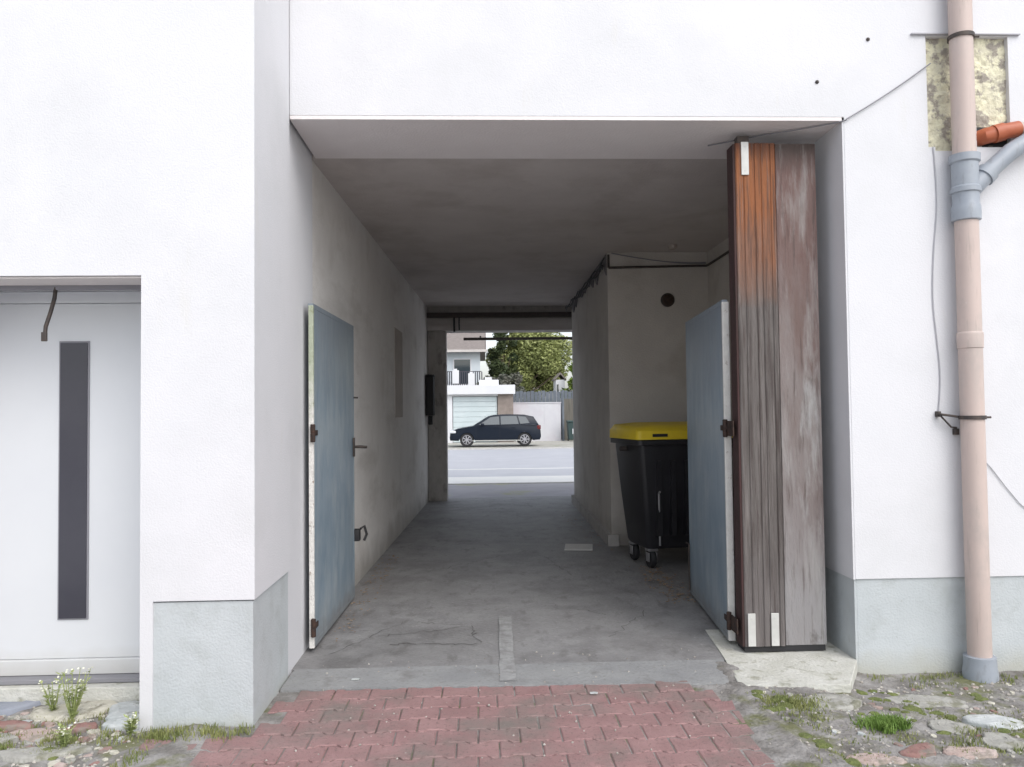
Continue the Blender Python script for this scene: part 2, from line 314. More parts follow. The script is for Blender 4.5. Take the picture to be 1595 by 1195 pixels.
# ------------------------------------------------------------------ the ground
def hf(x, y):
    h = -.014 if abs(x) > 1.5 or y > 4.62 else -.0075
    if x > 1.85: h -= .075*min(1, (x-1.85)/.6)*max(0, min(1, (y-3.2)/1.3))
    h += .017*max(0, 1-abs(abs(x-.0)-1.5)/.25)
    if abs(x) > 1.4 and y > 2.5:
        h += .011*nz(x, y, 0, 5) + .009*nz(x, y, 3, 14) + .006*nz(x, y, 5, 40)
    return h
def build_ground():
    mb = MB(); mb.face([(-400, -300, -.17), (400, -300, -.17), (400, 700, -.17), (-400, 700, -.17)])
    tag(mb.build('ground', M['earth'], fix=False), kind='structure')
    def rng(a, b, st):
        n = max(1, round((b-a)/st)); return [a + (b-a)*i/n for i in range(n)]
    xs = rng(-9, -3.4, .8) + rng(-3.4, -1.1, .02) + rng(-1.1, 1.4, .12) + rng(1.4, 4.2, .02) + rng(4.2, 9, .8) + [9]
    ys = rng(-9, 2.8, .8) + rng(2.8, 5.0, .02) + [5.0]
    bm = bmesh.new(); g = [[bm.verts.new((x, y, hf(x, y))) for y in ys] for x in xs]
    for i in range(len(xs)-1):
        for j in range(len(ys)-1): bm.faces.new((g[i][j], g[i+1][j], g[i+1][j+1], g[i][j+1])).smooth = True
    mb = MB(); mb.bm.free(); mb.bm = bm
    tag(mb.build('yard_ground', M['yard'], fix=False), kind='structure')
    mb = MB(); mb.box(-14, 14, -14, 1.9, -.16, .0)
    tag(mb.build('unseen_bounce_slab', M['bounce']), kind='structure')  # unseen pale slab behind the camera, added to bounce light into the opening
    # passage floor and its apron
    mb = MB(); mb.box(-1.6, 3.2, 5.06, 14.7, -.2, 0)
    mb.mi = 1
    def ribbon(pts, w, z=.003):
        for (x0, y0), (x1, y1) in zip(pts, pts[1:]):
            d = Vector((x1-x0, y1-y0)).normalized(); n = Vector((-d.y, d.x))*w/2
            mb.face([(x0-n.x, y0-n.y, z), (x1-n.x, y1-n.y, z), (x1+n.x, y1+n.y, z), (x0+n.x, y0+n.y, z)])
    random.seed(3)
    def crack(x0, y0, x1, y1, n=9, w=.012, j=.04):
        n *= 2; j *= .7
        pts = [(x0+(x1-x0)*i/n + random.uniform(-j, j), y0+(y1-y0)*i/n + random.uniform(-j, j)) for i in range(n+1)]
        for k in range(n): ribbon(pts[k:k+2], w*random.uniform(.15, .7))
    crack(-.75, 5.75, -.1, 5.95); crack(-.1, 5.95, -.02, 5.55, 5); crack(-.62, 5.55, -.05, 5.52, 8, .02); crack(-.45, 6.1, -.12, 6.0, 5)
    crack(.55, 6.6, .95, 6.2, 6, .009); crack(-.9, 7.6, .5, 9.1, 16, .008, .06); crack(.6, 9.0, .9, 7.6, 9, .008)
    crack(-1.0, 5.35, -.6, 6.1, 7, .009); crack(.9, 5.6, 1.3, 6.3, 7, .008)
    tag(mb.build('passage_floor', [M['conc'], M['crack']], fix=False), kind='structure')
    mb = MB(); mb.prism([(-1.17, 4.70), (-.6, 4.685), (0, 4.675), (.6, 4.665), (1.1, 4.64), (1.42, 4.60), (1.53, 5.055), (-1.17, 5.055)], -.2, .003)
    tag(mb.build('threshold_apron', M['apron']), kind='structure')
    mb = MB()
    L, Rr = [], []
    random.seed(5)
    for i in range(15):
        y = 4.74 + 1.45*i/14; xc = .145 + .03*(i/14); hw = .048
        L.append((xc-hw+random.uniform(-.004, .004), y)); Rr.append((xc+hw+random.uniform(-.004, .004), y))
    for i in range(14):
        z = .0075
        mb.face([(L[i][0], L[i][1], z), (Rr[i][0], Rr[i][1], z), (Rr[i+1][0], Rr[i+1][1], z), (L[i+1][0], L[i+1][1], z)])
    tag(mb.build('road_marking', M['paintstripe'], fix=False), kind='structure')
    # double-T pavers
    mb = MB(); random.seed(11)
    Lx, Ly, g_, t, nn = .205, .175, .003, .022, .018
    def bone(cx, cy, rot, dz):
        hx, hy = Lx/2-g_, Ly/2
        q = Lx/4
        top = [(hx, hy-g_), (q+t/2+.004, hy-g_), (q-t/2+.004, hy-nn-g_), (-q+t/2-.004, hy-nn-g_), (-q-t/2-.004, hy-g_), (-hx, hy-g_)]
        poly = top + [(x, -y) for x, y in top[::-1]]
        # raise the neighbours into the waist: the stone is wider than its row pitch at both ends
        c, s_ = math.cos(rot), math.sin(rot); tx, ty = random.uniform(-.012, .012), random.uniform(-.012, .012)
        def T(x, y, z): return Vector((cx + x*c - y*s_, cy + x*s_ + y*c, z + dz + x*tx + y*ty))
        ins = .006
        outer = [T(x, y, -.02) for x, y in poly]; mid = [T(x, y, -.005) for x, y in poly]
        cen = []
        for x, y in poly:
            l = math.hypot(x, y); cen.append(T(x - math.copysign(ins, x), y - math.copysign(ins, y), 0))
        O = [mb.bm.verts.new(p) for p in outer]; Mi = [mb.bm.verts.new(p) for p in mid]; I = [mb.bm.verts.new(p) for p in cen]
        n = len(poly)
        mb.bm.faces.new(I[::-1])
        for i in range(n):
            j = (i+1) % n
            mb.bm.faces.new((O[i], O[j], Mi[j], Mi[i])); mb.bm.faces.new((Mi[i], Mi[j], I[j], I[i]))
    pitch = Ly - nn
    row = 0; y = 4.60
    while y > 1.9:
        x = -3.0 + (Lx/2 if row % 2 else 0)
        while x < 2.4:
            e = .12*nz(x, y, 2, 3)
            xr = 1.44 - (.10 if y > 4.35 else 0)*0 + e - (.06 if y < 4.3 else 0)
            if y < 3.8: xr = 1.45 + .1*math.sin(row*1.7)
            xl = -1.06 if y > 4.02 else (-1.62 + e if y > 3.72 else -2.15 + 2*e)
            if xl < x < xr and not (y > 4.5 and x > 1.30):
                bone(x + random.uniform(-.001, .001), y + .02*(x < 0)*0, random.uniform(-.008, .008), random.uniform(-.002, .002) - (.006*nz(x, y, 9, .9) if True else 0))
            x += Lx
        y -= pitch; row += 1
    tag(mb.build('brick_paving', M['paver']), kind='structure')
    # cast slab at the foot of the wooden gate
    mb = MB(); mb.prism([(1.535, 5.055), (1.47, 4.57), (1.78, 4.555), (2.10, 4.53), (2.345, 4.96), (2.345, 5.72), (1.6, 5.72)], -.2, .006, bev=.004)
    tag(mb.build('concrete_slab', M['slab']), kind='structure')
    # street side
    def sheet(name, y0, y1, z, m, x0=-60, x1=60):
        mb = MB(); mb.box(x0, x1, y0, y1, z-.16, z); tag(mb.build(name, m), kind='structure')
    sheet('pavement', 14.62, 17.35, -.003, M['pavement'])
    sheet('kerb', 17.35, 17.5, .01, M['kerb'])
    sheet('gutter', 17.5, 19.6, -.03, M['gutter'])
    sheet('road', 19.6, 33.6, -.05, M['asphalt'])
    sheet('far_kerb', 33.6, 33.8, .0, M['kerb'])
    sheet('far_pavement', 33.8, 60, -.02, M['fpave'])
    mb = MB()
    for x in range(-58, 58, 6): mb.box(x, x+6.0, 22.3, 22.45, -.05, -.045)
    tag(mb.build('lane_marking', M['gutter']), kind='structure')
build_ground()

# ------------------------------------------------------------------ the building with the passage
BH = 6.6
bld = thing('white_building', 'white rendered building with an open drive-through passage, grey plinth and raw patch', 'building', (0, 5, 0))
BO = Vector((0, 5, 0))
def bpart(mb, name, m, **k):
    o = mb.build(name, m, bld, **k); o.matrix_parent_inverse = Matrix.Translation(-BO); return o
def wallx(y): return -1.22 + .034*(y-5.72)
def build_building():
    mb = MB()
    # left block, with the entrance door recess below 2.32
    inner = [(-1.17, 4.18), (-1.17, 4.95), (-1.19, 4.96), (-1.19, 5.72)]
    A = [(-6, 14.2), (-6, 4.18), (-2.86, 4.18), (-2.86, 4.79), (-1.75, 4.79), (-1.75, 4.18)]
    # below the plinth line the pilaster body is set back behind the plinth (built separately)
    lo = [(-6, 14.2), (-6, 4.18), (-2.86, 4.18), (-2.86, 4.79), (-1.75, 4.79), (-1.75, 4.18), (-1.685, 4.18), (-1.685, 4.22), (-1.21, 4.22), (-1.21, 4.93), (-1.19, 4.93), (-1.19, 5.72), (-1.25, 5.72), (-1.25, 14.2)]
    mb.prism(lo, -.3, .64)
    mb.prism(A + [(-1.17, 4.18), (-1.17, 4.95), (-1.19, 4.951), (-1.19, 5.72), (-1.25, 5.72), (-1.25, 14.2)], .64, 2.32)
    mb.prism([(-6, 14.2), (-6, 4.18), (-1.17, 4.18), (-1.17, 4.95), (-1.19, 4.951), (-1.19, 5.72), (-1.25, 5.72), (-1.25, 14.2)], 2.32, BH)
    # right block
    mb.prism([(2.35, 5.02), (6, 5.02), (6, 14.2), (1.75, 14.2), (1.75, 14.0), (1.9, 9.5), (2.80, 9.5), (2.80, 5.72), (2.35, 5.72)], -.3, BH)
    xs = [2.35, 2.90, 2.945, 3.08, 3.22, 3.445, 6]; zs = [.51, 3.235, 3.26, 3.40, 3.985, BH]
    def hole(u, w):
        return (2.90 < u < 3.445 and 3.40 < w < 3.985) or (2.90 < u < 3.08 and 3.26 < w < 3.40) or (2.945 < u < 3.08 and 3.235 < w < 3.26) or (3.22 < u < 3.445 and 3.26 < w < 3.40)
    mb.gridwall(xs, zs, 4.96, 5.018, hole)
    # upper wall over the opening
    mb.box(-1.17, 2.35, 4.96, 5.72, 3.455, BH)
    mb.box(-1.3, 2.9, 5.72, 14.2, 3.50, BH)
    bpart(mb, 'wall', M['render'])
    # inner passage skins
    mb = MB()
    y0, y1 = 5.72, 14.2
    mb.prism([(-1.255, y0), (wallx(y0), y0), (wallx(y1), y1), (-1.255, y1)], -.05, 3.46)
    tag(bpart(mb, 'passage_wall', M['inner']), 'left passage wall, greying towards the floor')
    mb = MB()
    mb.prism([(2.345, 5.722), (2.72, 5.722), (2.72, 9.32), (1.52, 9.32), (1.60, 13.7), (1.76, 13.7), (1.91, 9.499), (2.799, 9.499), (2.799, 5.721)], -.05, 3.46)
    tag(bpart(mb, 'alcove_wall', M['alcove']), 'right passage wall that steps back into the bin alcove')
    mb = MB(); mb.box(-1.17, 2.35, 4.962, 5.74, 3.43, 3.454)
    bpart(mb, 'lintel_soffit', M['soffit'])
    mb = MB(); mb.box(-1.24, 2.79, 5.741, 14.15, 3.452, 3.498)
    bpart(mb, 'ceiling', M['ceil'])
    # plinths
    mb = MB()
    mb.prism([(-1.685, 4.19), (-1.18, 4.19), (-1.18, 4.93), (-1.209, 4.93), (-1.209, 4.219), (-1.685, 4.219)], -.3, .632)
    bpart(mb, 'plinth', M['plinth'])
    mb = MB()
    mb.prism([(2.362, 4.972), (6, 4.972), (6, 5.019), (2.362, 5.019)], -.3, .507); mb.prism([(2.345, 4.9721), (2.361, 4.9721), (2.361, 5.6), (2.345, 5.6)], -.3, .507)
    bpart(mb, 'plinth', M['plinth'])
    # jamb skin right, above the plinth
    mb = MB(); mb.box(2.337, 2.3495, 4.962, 5.72, .507, 3.452)
    bpart(mb, 'jamb', M['render'])
    # raw patch behind the pipe
    mb = MB(); random.seed(2)
    us = [2.88 + .58*i/20 for i in range(21)]; ws = [3.22 + .78*i/28 for i in range(29)]
    g = [[mb.bm.verts.new((u, 4.992 + .012*nz(u, w, 1, 14) + .008*nz(u, w, 4, 40), w)) for w in ws] for u in us]
    for i in range(20):
        for j in range(28): mb.bm.faces.new((g[i][j], g[i+1][j], g[i+1][j+1], g[i][j+1]))
    tag(bpart(mb, 'bare_patch', M['foam']), 'raw yellowish masonry patch where the render is missing')
    mb = MB(); mb.box(3.225, 3.44, 4.988, 5.017, 3.262, 3.40)
    bpart(mb, 'pipe_hole', M['black'])
    mb = MB(); mb.box(2.80, 3.52, 4.94, 4.959, 3.99, 3.999, .002)
    bpart(mb, 'ledge', M['paleCable'])
    # entrance door
    door = MB(); door.box(-2.80, -1.80, 4.735, 4.765, .20, 2.25, .002)
    dob = bpart(door, 'door', M['pvc'])
    def dp(mb, name, m, **k): return mb.build(name, m, dob, **k)
    mb = MB(); mb.box(-2.858, -2.802, 4.71, 4.78, .11, 2.318, .004); mb.box(-1.80, -1.752, 4.71, 4.78, .11, 2.318, .004)
    mb.box(-2.80, -1.802, 4.71, 4.78, 2.252, 2.318, .004); mb.box(-2.80, -1.802, 4.712, 4.78, .112, .198, .004)
    dp(mb, 'door_frame', M['pvc'])
    mb = MB(); mb.box(-2.447, -2.273, 4.728, 4.736, .42, 2.03, .002)
    dp(mb, 'glass_trim', M['pvcg'])
    mb = MB(); mb.box(-2.437, -2.283, 4.722, 4.730, .43, 2.02)
    dp(mb, 'glass_pane', M['dglass'])
    mb = MB(); mb.box(-2.861, -1.749, 4.64, 4.79, .085, .110, .004)
    dp(mb, 'sill', M['cable'])
    mb = MB(); mb.box(-2.859, -1.751, 4.43, 4.46, 2.285, 2.319)
    bpart(mb, 'shutter_slot', M['pvcg'])
    mb = MB(); mb.box(-2.859, -1.751, 4.20, 4.428, 2.309, 2.318)
    tag(bpart(mb, 'door_soffit', M['soffit']), 'brownish soffit over the door recess')
    mb = MB()
    mb.tube([(-2.318, 4.44, 2.30), (-2.322, 4.435, 2.24), (-2.335, 4.42, 2.16), (-2.352, 4.405, 2.08), (-2.354, 4.40, 2.02)], .011, 8)
    mb.box(-2.369, -2.339, 4.388, 4.402, 2.0, 2.05, .003)
    tag(bpart(mb, 'shutter_hook', M['darkmetal'], smooth=True), 'dark hook hanging from the slot over the door')
    mb = MB(); mb.prism([(-2.86, 4.60), (-1.76, 4.56), (-1.755, 4.79), (-2.86, 4.79)], -.2, .082, bev=.006)
    bpart(mb, 'doorstep', M['slab'])
    # far end frame: pier, lintel, beam
    mb = MB(); mb.box(-.93, -.60, 14.21, 14.62, -.1, 3.02, .01)
    tag(bpart(mb, 'pier', M['colmat']), 'raw concrete pier at the street end')
    mb = MB(); mb.box(-1.3, 2.2, 14.21, 14.62, 3.022, 3.25, .01); mb.box(-.95, -.52, 14.16, 14.209, 3.03, 3.12, .006)
    bpart(mb, 'lintel', M['lintel'])
    mb = MB(); mb.box(-1.3, 2.2, 14.21, 14.5, 3.252, BH); mb.box(1.76, 6, 14.21, 14.5, -.1, 3.02); mb.box(-6, -.94, 14.21, 14.5, -.1, 3.02)
    mb.box(-6, -1.31, 14.21, 14.5, 3.022, BH); mb.box(2.21, 6, 14.21, 14.5, 3.022, BH)
    tag(bpart(mb, 'street_wall', M['colmat']))
    mb = MB(); mb.box(-1.2, 1.75, 14.12, 14.15, 3.25, 3.34)
    bpart(mb, 'shutter_box', M['darkmetal'])
    # brown boarding let into the left wall
    mb = MB(); x = wallx(10.4)
    mb.box(-.009, .007, -.36, .36, 1.52, 2.66, .003, Matrix.Translation((x, 10.42, 0)) @ Matrix.Rotation(-math.atan(.034), 4, 'Z'))
    tag(bpart(mb, 'boarded_slot', M['stain']), 'tall narrow brown boarding let into the left wall')
    # broken plaster along the alcove edge
    mb = MB(); random.seed(9)
    up, lo_ = [], []
    for i in range(41):
        y = 9.36 + 4.2*i/40; k = abs(nz(y, 0, 0, 2.3))
        up.append((y, 3.43)); lo_.append((y, 3.38 - .28*k - random.uniform(0, .05)))
    mb.prism(up + lo_[::-1], 1.516, 1.60 - .07, 'x', Matrix.Shear('YZ', 4, (0, 0)))
    for v in mb.bm.verts: v.co.x += (v.co.y-9.32)*.018 - .012
    tag(bpart(mb, 'broken_plaster', M['plaster']), 'dark broken plaster along the top edge of the wall')
    mb = MB(); mb.prism([(1.47, 9.30), (1.52, 9.30), (1.60, 13.7), (1.55, 13.7)], -.02, .13)
    mb.box(1.47, 1.60, 9.27, 9.318, -.02, .13)
    bpart(mb, 'skirting', M['colmat'])
build_building()

def at_wall(z, y, off=0): return (wallx(y)+off, y, z)
# ------------------------------------------------------------------ gates
def gate_leaf(name, label, x0, y0, x1, y1, side, edge):
    d = Vector((x1-x0, y1-y0)); Lg = d.length; ang = math.atan2(d.y, d.x)
    t = thing(name, label, 'gate', (x0, y0, 0), ang, 'blue-grey gate leaves')
    mb = MB(); mb.box(.02, Lg-.012, -.004, .004, .045, 2.30)           # sheet
    o = mb.build('metal_sheet', M['blue'], t)
    s = side
    ys = (-.006, .032) if s > 0 else (-.032, .006)      # the frame stands on the side turned to the wall
    mb = MB()
    mb.box(.0, Lg, *ys, 2.30, 2.335, .003)
    mb.box(.0, Lg, *ys, .03, .065, .003)
    mb.box(Lg-.034, Lg, ys[0]+.0003, ys[1]-.0003, .066, 2.299, .003)
    mb.build('frame', M['blue'], t)
    mb = MB(); mb.box(-.010, .019, *( (-.007, .026) if s > 0 else (-.040, .007)), .031, 2.32, .004)
    tag(mb.build('edge_rail', edge, t), 'pale flaking paint on the hinge edge')
    for zz in (.17, 1.46):
        mb = MB(); mb.lathe([(.012, zz-.06), (.017, zz-.056), (.017, zz-.003), (.014, zz), (.017, zz+.003), (.017, zz+.056), (.012, zz+.06)], 12, Matrix.Translation((-.024, -.006*s, 0)))
        mb.box(-.02, .10, -.004-(.0 if s<0 else .008), .004+(.008 if s<0 else 0), zz-.018, zz+.018, .002)
        mb.build('hinge', M['rust'], t, smooth=True)
    return t, Lg, s
tl, Lg, s = gate_leaf('gate_leaf', 'open blue-grey metal gate leaf standing against the left passage wall', -1.125, 5.40, -1.085, 6.86, 1, M['greenflake'])
mb = MB(); mb.tube([(Lg-.03, .0, 1.30), (Lg+.02, 0, 1.30), (Lg+.035, -.05, 1.30), (Lg+.035, -.11, 1.295)], .012, 8); mb.box(Lg-.07, Lg-.03, -.02, -.006, 1.22, 1.38, .003)
mb.build('handle', M['darkmetal'], tl, smooth=True)
mb = MB(); mb.box(Lg-.02, Lg+.05, -.05, .03, .50, .60, .008); mb.tube([(Lg+.03, -.05, .60), (Lg+.05, -.08, .62), (Lg+.05, -.10, .55), (Lg+.03, -.08, .50)], .012, 8)
mb.build('lock_bolt', M['black'], tl, smooth=True)
mb = MB(); mb.tube([(Lg-.02, 0, 1.72), (Lg+.03, -.03, 1.72)], .008, 6); mb.build('catch', M['darkmetal'], tl)
tr, Lg, s = gate_leaf('gate_leaf', 'open blue-grey metal gate leaf beside the wooden gate, half hiding the black bin', 1.660, 5.35, 1.775, 6.76, -1, M['whiteflake'])
mb = MB(); mb.tube([(Lg-.05, .02, .06), (Lg-.05, .02, .45), (Lg-.05, .045, .46)], .008, 8); mb.build('drop_bolt', M['darkmetal'], tr, smooth=True)

# folded wooden gate in the right corner
wg = thing('folded_wooden_gate', 'tall folded wooden gate of two weathered planks in the right corner of the opening', 'wooden gate', (1.95, 5.2, 0))
def wpart(mb, name, m, **k):
    o = mb.build(name, m, wg, **k); o.matrix_parent_inverse = Matrix.Translation((-1.95, -5.2, 0)); return o
def build_wood():
    # left plank with moulded ribs, front at y=5.14
    prof = [(1.695, 5.24)]
    x = 1.699; xe = 1.965
    prof = [(1.699, 5.235), (1.699, 5.143)]
    cuts = [1.70, 1.752, 1.825, 1.868, 1.93, xe]
    for a, b_ in zip(cuts, cuts[1:]):
        w = b_-a
        prof += [(a+.002, 5.143), (a+.005, 5.1395), (a+w-.008, 5.1395), (a+w-.005, 5.143), (a+w-.004, 5.146), (a+w-.001, 5.146)]
    prof += [(xe, 5.143), (xe, 5.235)]
    mb = MB(); mb.prism(prof, .05, 3.345)
    tag(wpart(mb, 'ribbed_plank', M['wood1']), 'ribbed plank, orange-brown at the top and grey at the foot')
    mb = MB(); mb.box(1.969, 2.24, 5.150, 5.232, .05, 3.345, .004)
    tag(wpart(mb, 'plain_plank', M['wood2']), 'flat plank with pale peeling paint over red-brown wood')
    mb = MB(); mb.box(1.683, 1.698, 5.146, 5.27, .05, 3.34, .002); mb.box(1.70, 2.23, 5.24, 5.27, .05, 3.33, .003)
    wpart(mb, 'side_board', M['woodside'])
    mb = MB(); mb.box(1.70, 2.232, 5.155, 5.30, .014, .049)
    wpart(mb, 'bottom_seal', M['black'])
    for (a, b, z0, z1) in ((1.715, 1.765, .055, .265), (1.868, 1.918, .055, .265), (1.735, 1.785, 3.13, 3.35)):
        mb = MB(); mb.box(a, b, 5.128, 5.137, z0, z1, .002)
        for zz in (z0+.03, z1-.03): mb.lathe([(.006, 0), (.006, .003)], 8, Matrix.Translation(((a+b)/2, 5.128, zz)) @ Matrix.Rotation(R(90), 4, 'X'))
        wpart(mb, 'metal_strip', M['strip'])
    mb = MB(); mb.box(1.72, 1.80, 5.16, 5.22, 3.346, 3.40, .004); wpart(mb, 'roller', M['darkmetal'])
    for zz in (.17, 1.46):
        mb = MB(); mb.box(1.655, 1.664, 5.17, 5.29, zz-.05, zz+.05, .002); mb.tube([(1.66, 5.30, zz), (1.68, 5.34, zz)], .012, 8)
        wpart(mb, 'hinge_bracket', M['rust'])
build_wood()

# ------------------------------------------------------------------ large wheeled bin
def build_bin():
    b = thing('wheeled_bin', 'large black wheeled waste container with yellow lid in the alcove behind the gate leaf', 'waste bin', (1.545, 7.76, 0), R(11))
    W, D = 1.08, .78
    def sec(z, ix, iy, r=.05):
        pts = []
        for cx, cy, a0 in ((W-ix-r, D-iy-r, 0), (ix+r, D-iy-r, 90), (ix+r, iy+r, 180), (W-ix-r, iy+r, 270)):
            for k in range(5):
                a = R(a0 + k*22.5); pts.append(Vector((cx + r*math.cos(a), cy + r*math.sin(a), z)))
        return pts
    def loft(mb, secs):
        rr = [[mb.bm.verts.new(p) for p in s_] for s_ in secs]; n = len(rr[0])
        for a, c in zip(rr, rr[1:]):
            for k in range(n): mb.bm.faces.new((a[k], a[(k+1) % n], c[(k+1) % n], c[k])).material_index = mb.mi
        mb.bm.faces.new(rr[0][::-1]); mb.bm.faces.new(rr[-1])
    mb = MB(); loft(mb, [sec(.20, .14, .13), sec(.24, .12, .11), sec(.70, .075, .065), sec(1.20, .03, .03), sec(1.26, .028, .028)])
    # pressed ribs on the front and left sides
    for i in range(5):
        x0 = .20 + i*.15
        mb.prism([(x0, .34), (x0+.05, .34), (x0+.05, 1.08), (x0, 1.08)], 0, .10, 'y', Matrix.Translation((0, .018, 0)) @ Matrix.Shear('XZ', 4, (0, 0)))
    mb.build('body', M['binbody'], b, smooth=True)
    mb = MB(); loft(mb, [sec(1.235, .012, .012), sec(1.24, -.012, -.012), sec(1.285, -.012, -.012), sec(1.29, .005, .005)])
    mb.build('rim', M['binbody'], b, smooth=True)
    mb = MB()
    s0 = sec(1.292, -.02, -.02); s1 = sec(1.375, -.018, -.018); s2 = sec(1.405, .015, .015, .07); s3 = sec(1.43, .16, .14, .1); 
    for s_ in (s2, s3):
        for p in s_: p.z += .03*(p.y/D)
    loft(mb, [s0, s1, s2, s3])
    lid = mb.build('lid', M['yellow'], b, smooth=True)
    mb = MB(); mb.box(.14, .30, -.026, -.0195, 1.318, 1.348, .002); mb.build('lid_grip', M['black'], lid)
    for (x, y) in ((.19, .17), (W-.19, .17), (.19, D-.17), (W-.19, D-.17)):
        mb = MB(); mb.box(x-.05, x+.05, y-.05, y+.05, .175, .199, .003); mb.tube([(x, y, .18), (x, y, .15)], .02, 10)
        mb.box(x-.045, x-.037, y-.04, y+.04, .07, .16, .002); mb.box(x+.037, x+.045, y-.04, y+.04, .07, .16, .002)
        cst = mb.build('castor', M['chrome'] if x < .3 else M['darkmetal'], b, smooth=True)
        mb = MB(); mb.lathe([(.055, -.028), (.085, -.026), (.094, -.012), (.094, .012), (.085, .026), (.055, .028)], 24, Matrix.Translation((x, y+.015, .095)) @ Matrix.Rotation(R(90), 4, 'Y'))
        mb.build('wheel', M['black'], cst, smooth=True)
    mb = MB(); mb.tube([(.20, -.035, 1.0-.22), (.205, -.0, .76), (.225, .04, .5), (.235, .06, .24)], .011, 8)
    mb.build('brake_rod', M['chrome'], b, smooth=True)
    mb = MB(); mb.tube([(-.045, D/2, 1.19), (.04, D/2, 1.19)], .022, 12)
    mb.build('trunnion', M['darkmetal'], b, smooth=True)
    mb = MB(); mb.tube([(W+.045, D/2, 1.19), (W-.04, D/2, 1.19)], .022, 12); mb.build('trunnion', M['darkmetal'], b, smooth=True)
build_bin()

# ------------------------------------------------------------------ small fittings inside the passage
def build_fittings():
    mb = MB(); mt = Matrix.Translation((2.23, 9.319, 2.88)) @ Matrix.Rotation(R(90), 4, 'X')
    mb.lathe([(.082, 0), (.082, .02), (.074, .03)], 24, mt)
    t = thing('bulkhead_lamp', 'dark round unlit lamp on the back wall of the bin alcove', 'lamp', (2.23, 9.319, 2.88))
    o = mb.build('lamp_base', M['darkmetal'], t, smooth=True); o.matrix_parent_inverse = Matrix.Translation((-2.23, -9.319, -2.88))
    mb = MB(); mb.lathe([(.066, .03), (.063, .05), (.047, .07), (.022, .082), (.004, .085)], 24, mt)
    o = mb.build('lamp_glass', M['rust'], t, smooth=True); o.matrix_parent_inverse = Matrix.Translation((-2.23, -9.319, -2.88))
    mb = MB(); mb.tube([(1.53, 9.298, 3.265), (2.70, 9.298, 3.285), (2.705, 9.25, 3.285), (2.705, 7.2, 3.29), (2.705, 5.9, 3.30)], .014, 8)
    mb.tube([(1.53, 9.30, 3.265), (1.53, 9.30, 3.42)], .014, 8)
    tag(mb.build('conduit_pipe', M['darkmetal'], smooth=True), 'thin dark conduit running along the top of the alcove wall', 'pipe')
    mb = MB()
    pts = [(1.56 + 1.12*i/20, 9.26, 3.43 - .10*math.sin(math.pi*min(1, i/20*.62)) - .02*(i/20)) for i in range(21)]
    mb.tube(pts, .007, 6); mb.tube([(p[0], p[1]-.012, p[2]-.02*(i/20)-.003) for i, p in enumerate(pts[8:])], .006, 6)
    tag(mb.build('sagging_cable', M['cable'], smooth=True), 'slack cable sagging under the alcove ceiling above the lamp', 'cable')
    mb = MB(); random.seed(4)
    for k in range(3):
        pts = [(1.495 - .006*k - .012*math.sin(i*.9+k), 9.4 + 4.2*i/30, 3.40 - .03*k - .07*abs(math.sin(i*.5 + k*1.3))) for i in range(31)]
        mb.tube(pts, .008, 6)
    tag(mb.build('cable_bundle', M['black'], smooth=True), 'loose dark cables along the top of the right passage wall', 'cable')
    mb = MB(); mb.lathe([(.05, 3.451), (.05, 3.42), (.03, 3.40)], 18, Matrix.Translation((2.2, 8.9, 0)))
    tag(mb.build('junction_box', M['stain'], smooth=True), 'small round box on the alcove ceiling', 'junction box')
    # letter box
    t = thing('letter_box', 'black letter box hanging on the left wall just before the raw concrete pier', 'letter box', (-.93, 13.9, 1.4))
    def lp(mb, n, m):
        o = mb.build(n, m, t, smooth=True); o.matrix_parent_inverse = Matrix.Translation((.93, -13.9, -1.4))
    mb = MB(); mb.prism([(13.75, 1.52), (14.1, 1.52), (14.1, 2.18), (13.75, 2.22), (13.72, 2.1)], -.94, -.80, 'x', bev=.008); lp(mb, 'box', M['black'])
    mb = MB(); mb.box(-.93, -.79, 13.70, 14.12, 2.19, 2.225, .004); lp(mb, 'flap', M['black'])
    mb = MB(); mb.box(-.90, -.83, 13.85, 13.95, 1.36, 1.515, .01); lp(mb, 'newspaper_tube', M['black'])
    # dangling cables at the far lintel
    mb = MB()
    mb.tube([(-.45, 14.16, 3.33), (-.45, 14.15, 3.2), (-.447, 14.15, 3.0)], .017, 8); mb.tube([(-.36, 14.16, 3.33), (-.362, 14.15, 3.15), (-.36, 14.15, 3.03)], .012, 8)
    tag(mb.build('hanging_cable', M['black'], smooth=True), 'two short black cables dangling from the far lintel beside the pier', 'cable')
    mb = MB(); mb.box(-.3, 1.9, 14.80, 14.85, 2.905, 2.955, .004, Matrix.Rotation(R(.0), 4, 'Y'));
    for x in (.0, 1.85): mb.box(x, x+.03, 14.62, 14.80, 2.94, 2.965)
    tag(mb.build('awning_rail', M['darkmetal']), 'thin dark awning rail outside the street end of the passage', 'rail')
    # floor plate
    mb = MB(); mb.box(-.16, .16, -.2, .2, .002, .012, .004, Matrix.Translation((1.12, 9.22, 0)) @ Matrix.Rotation(R(-8), 4, 'Z'))
    tag(mb.build('drain_cover', M['plate']), 'pale square drain cover in the passage floor by the wall corner', 'drain cover')
build_fittings()

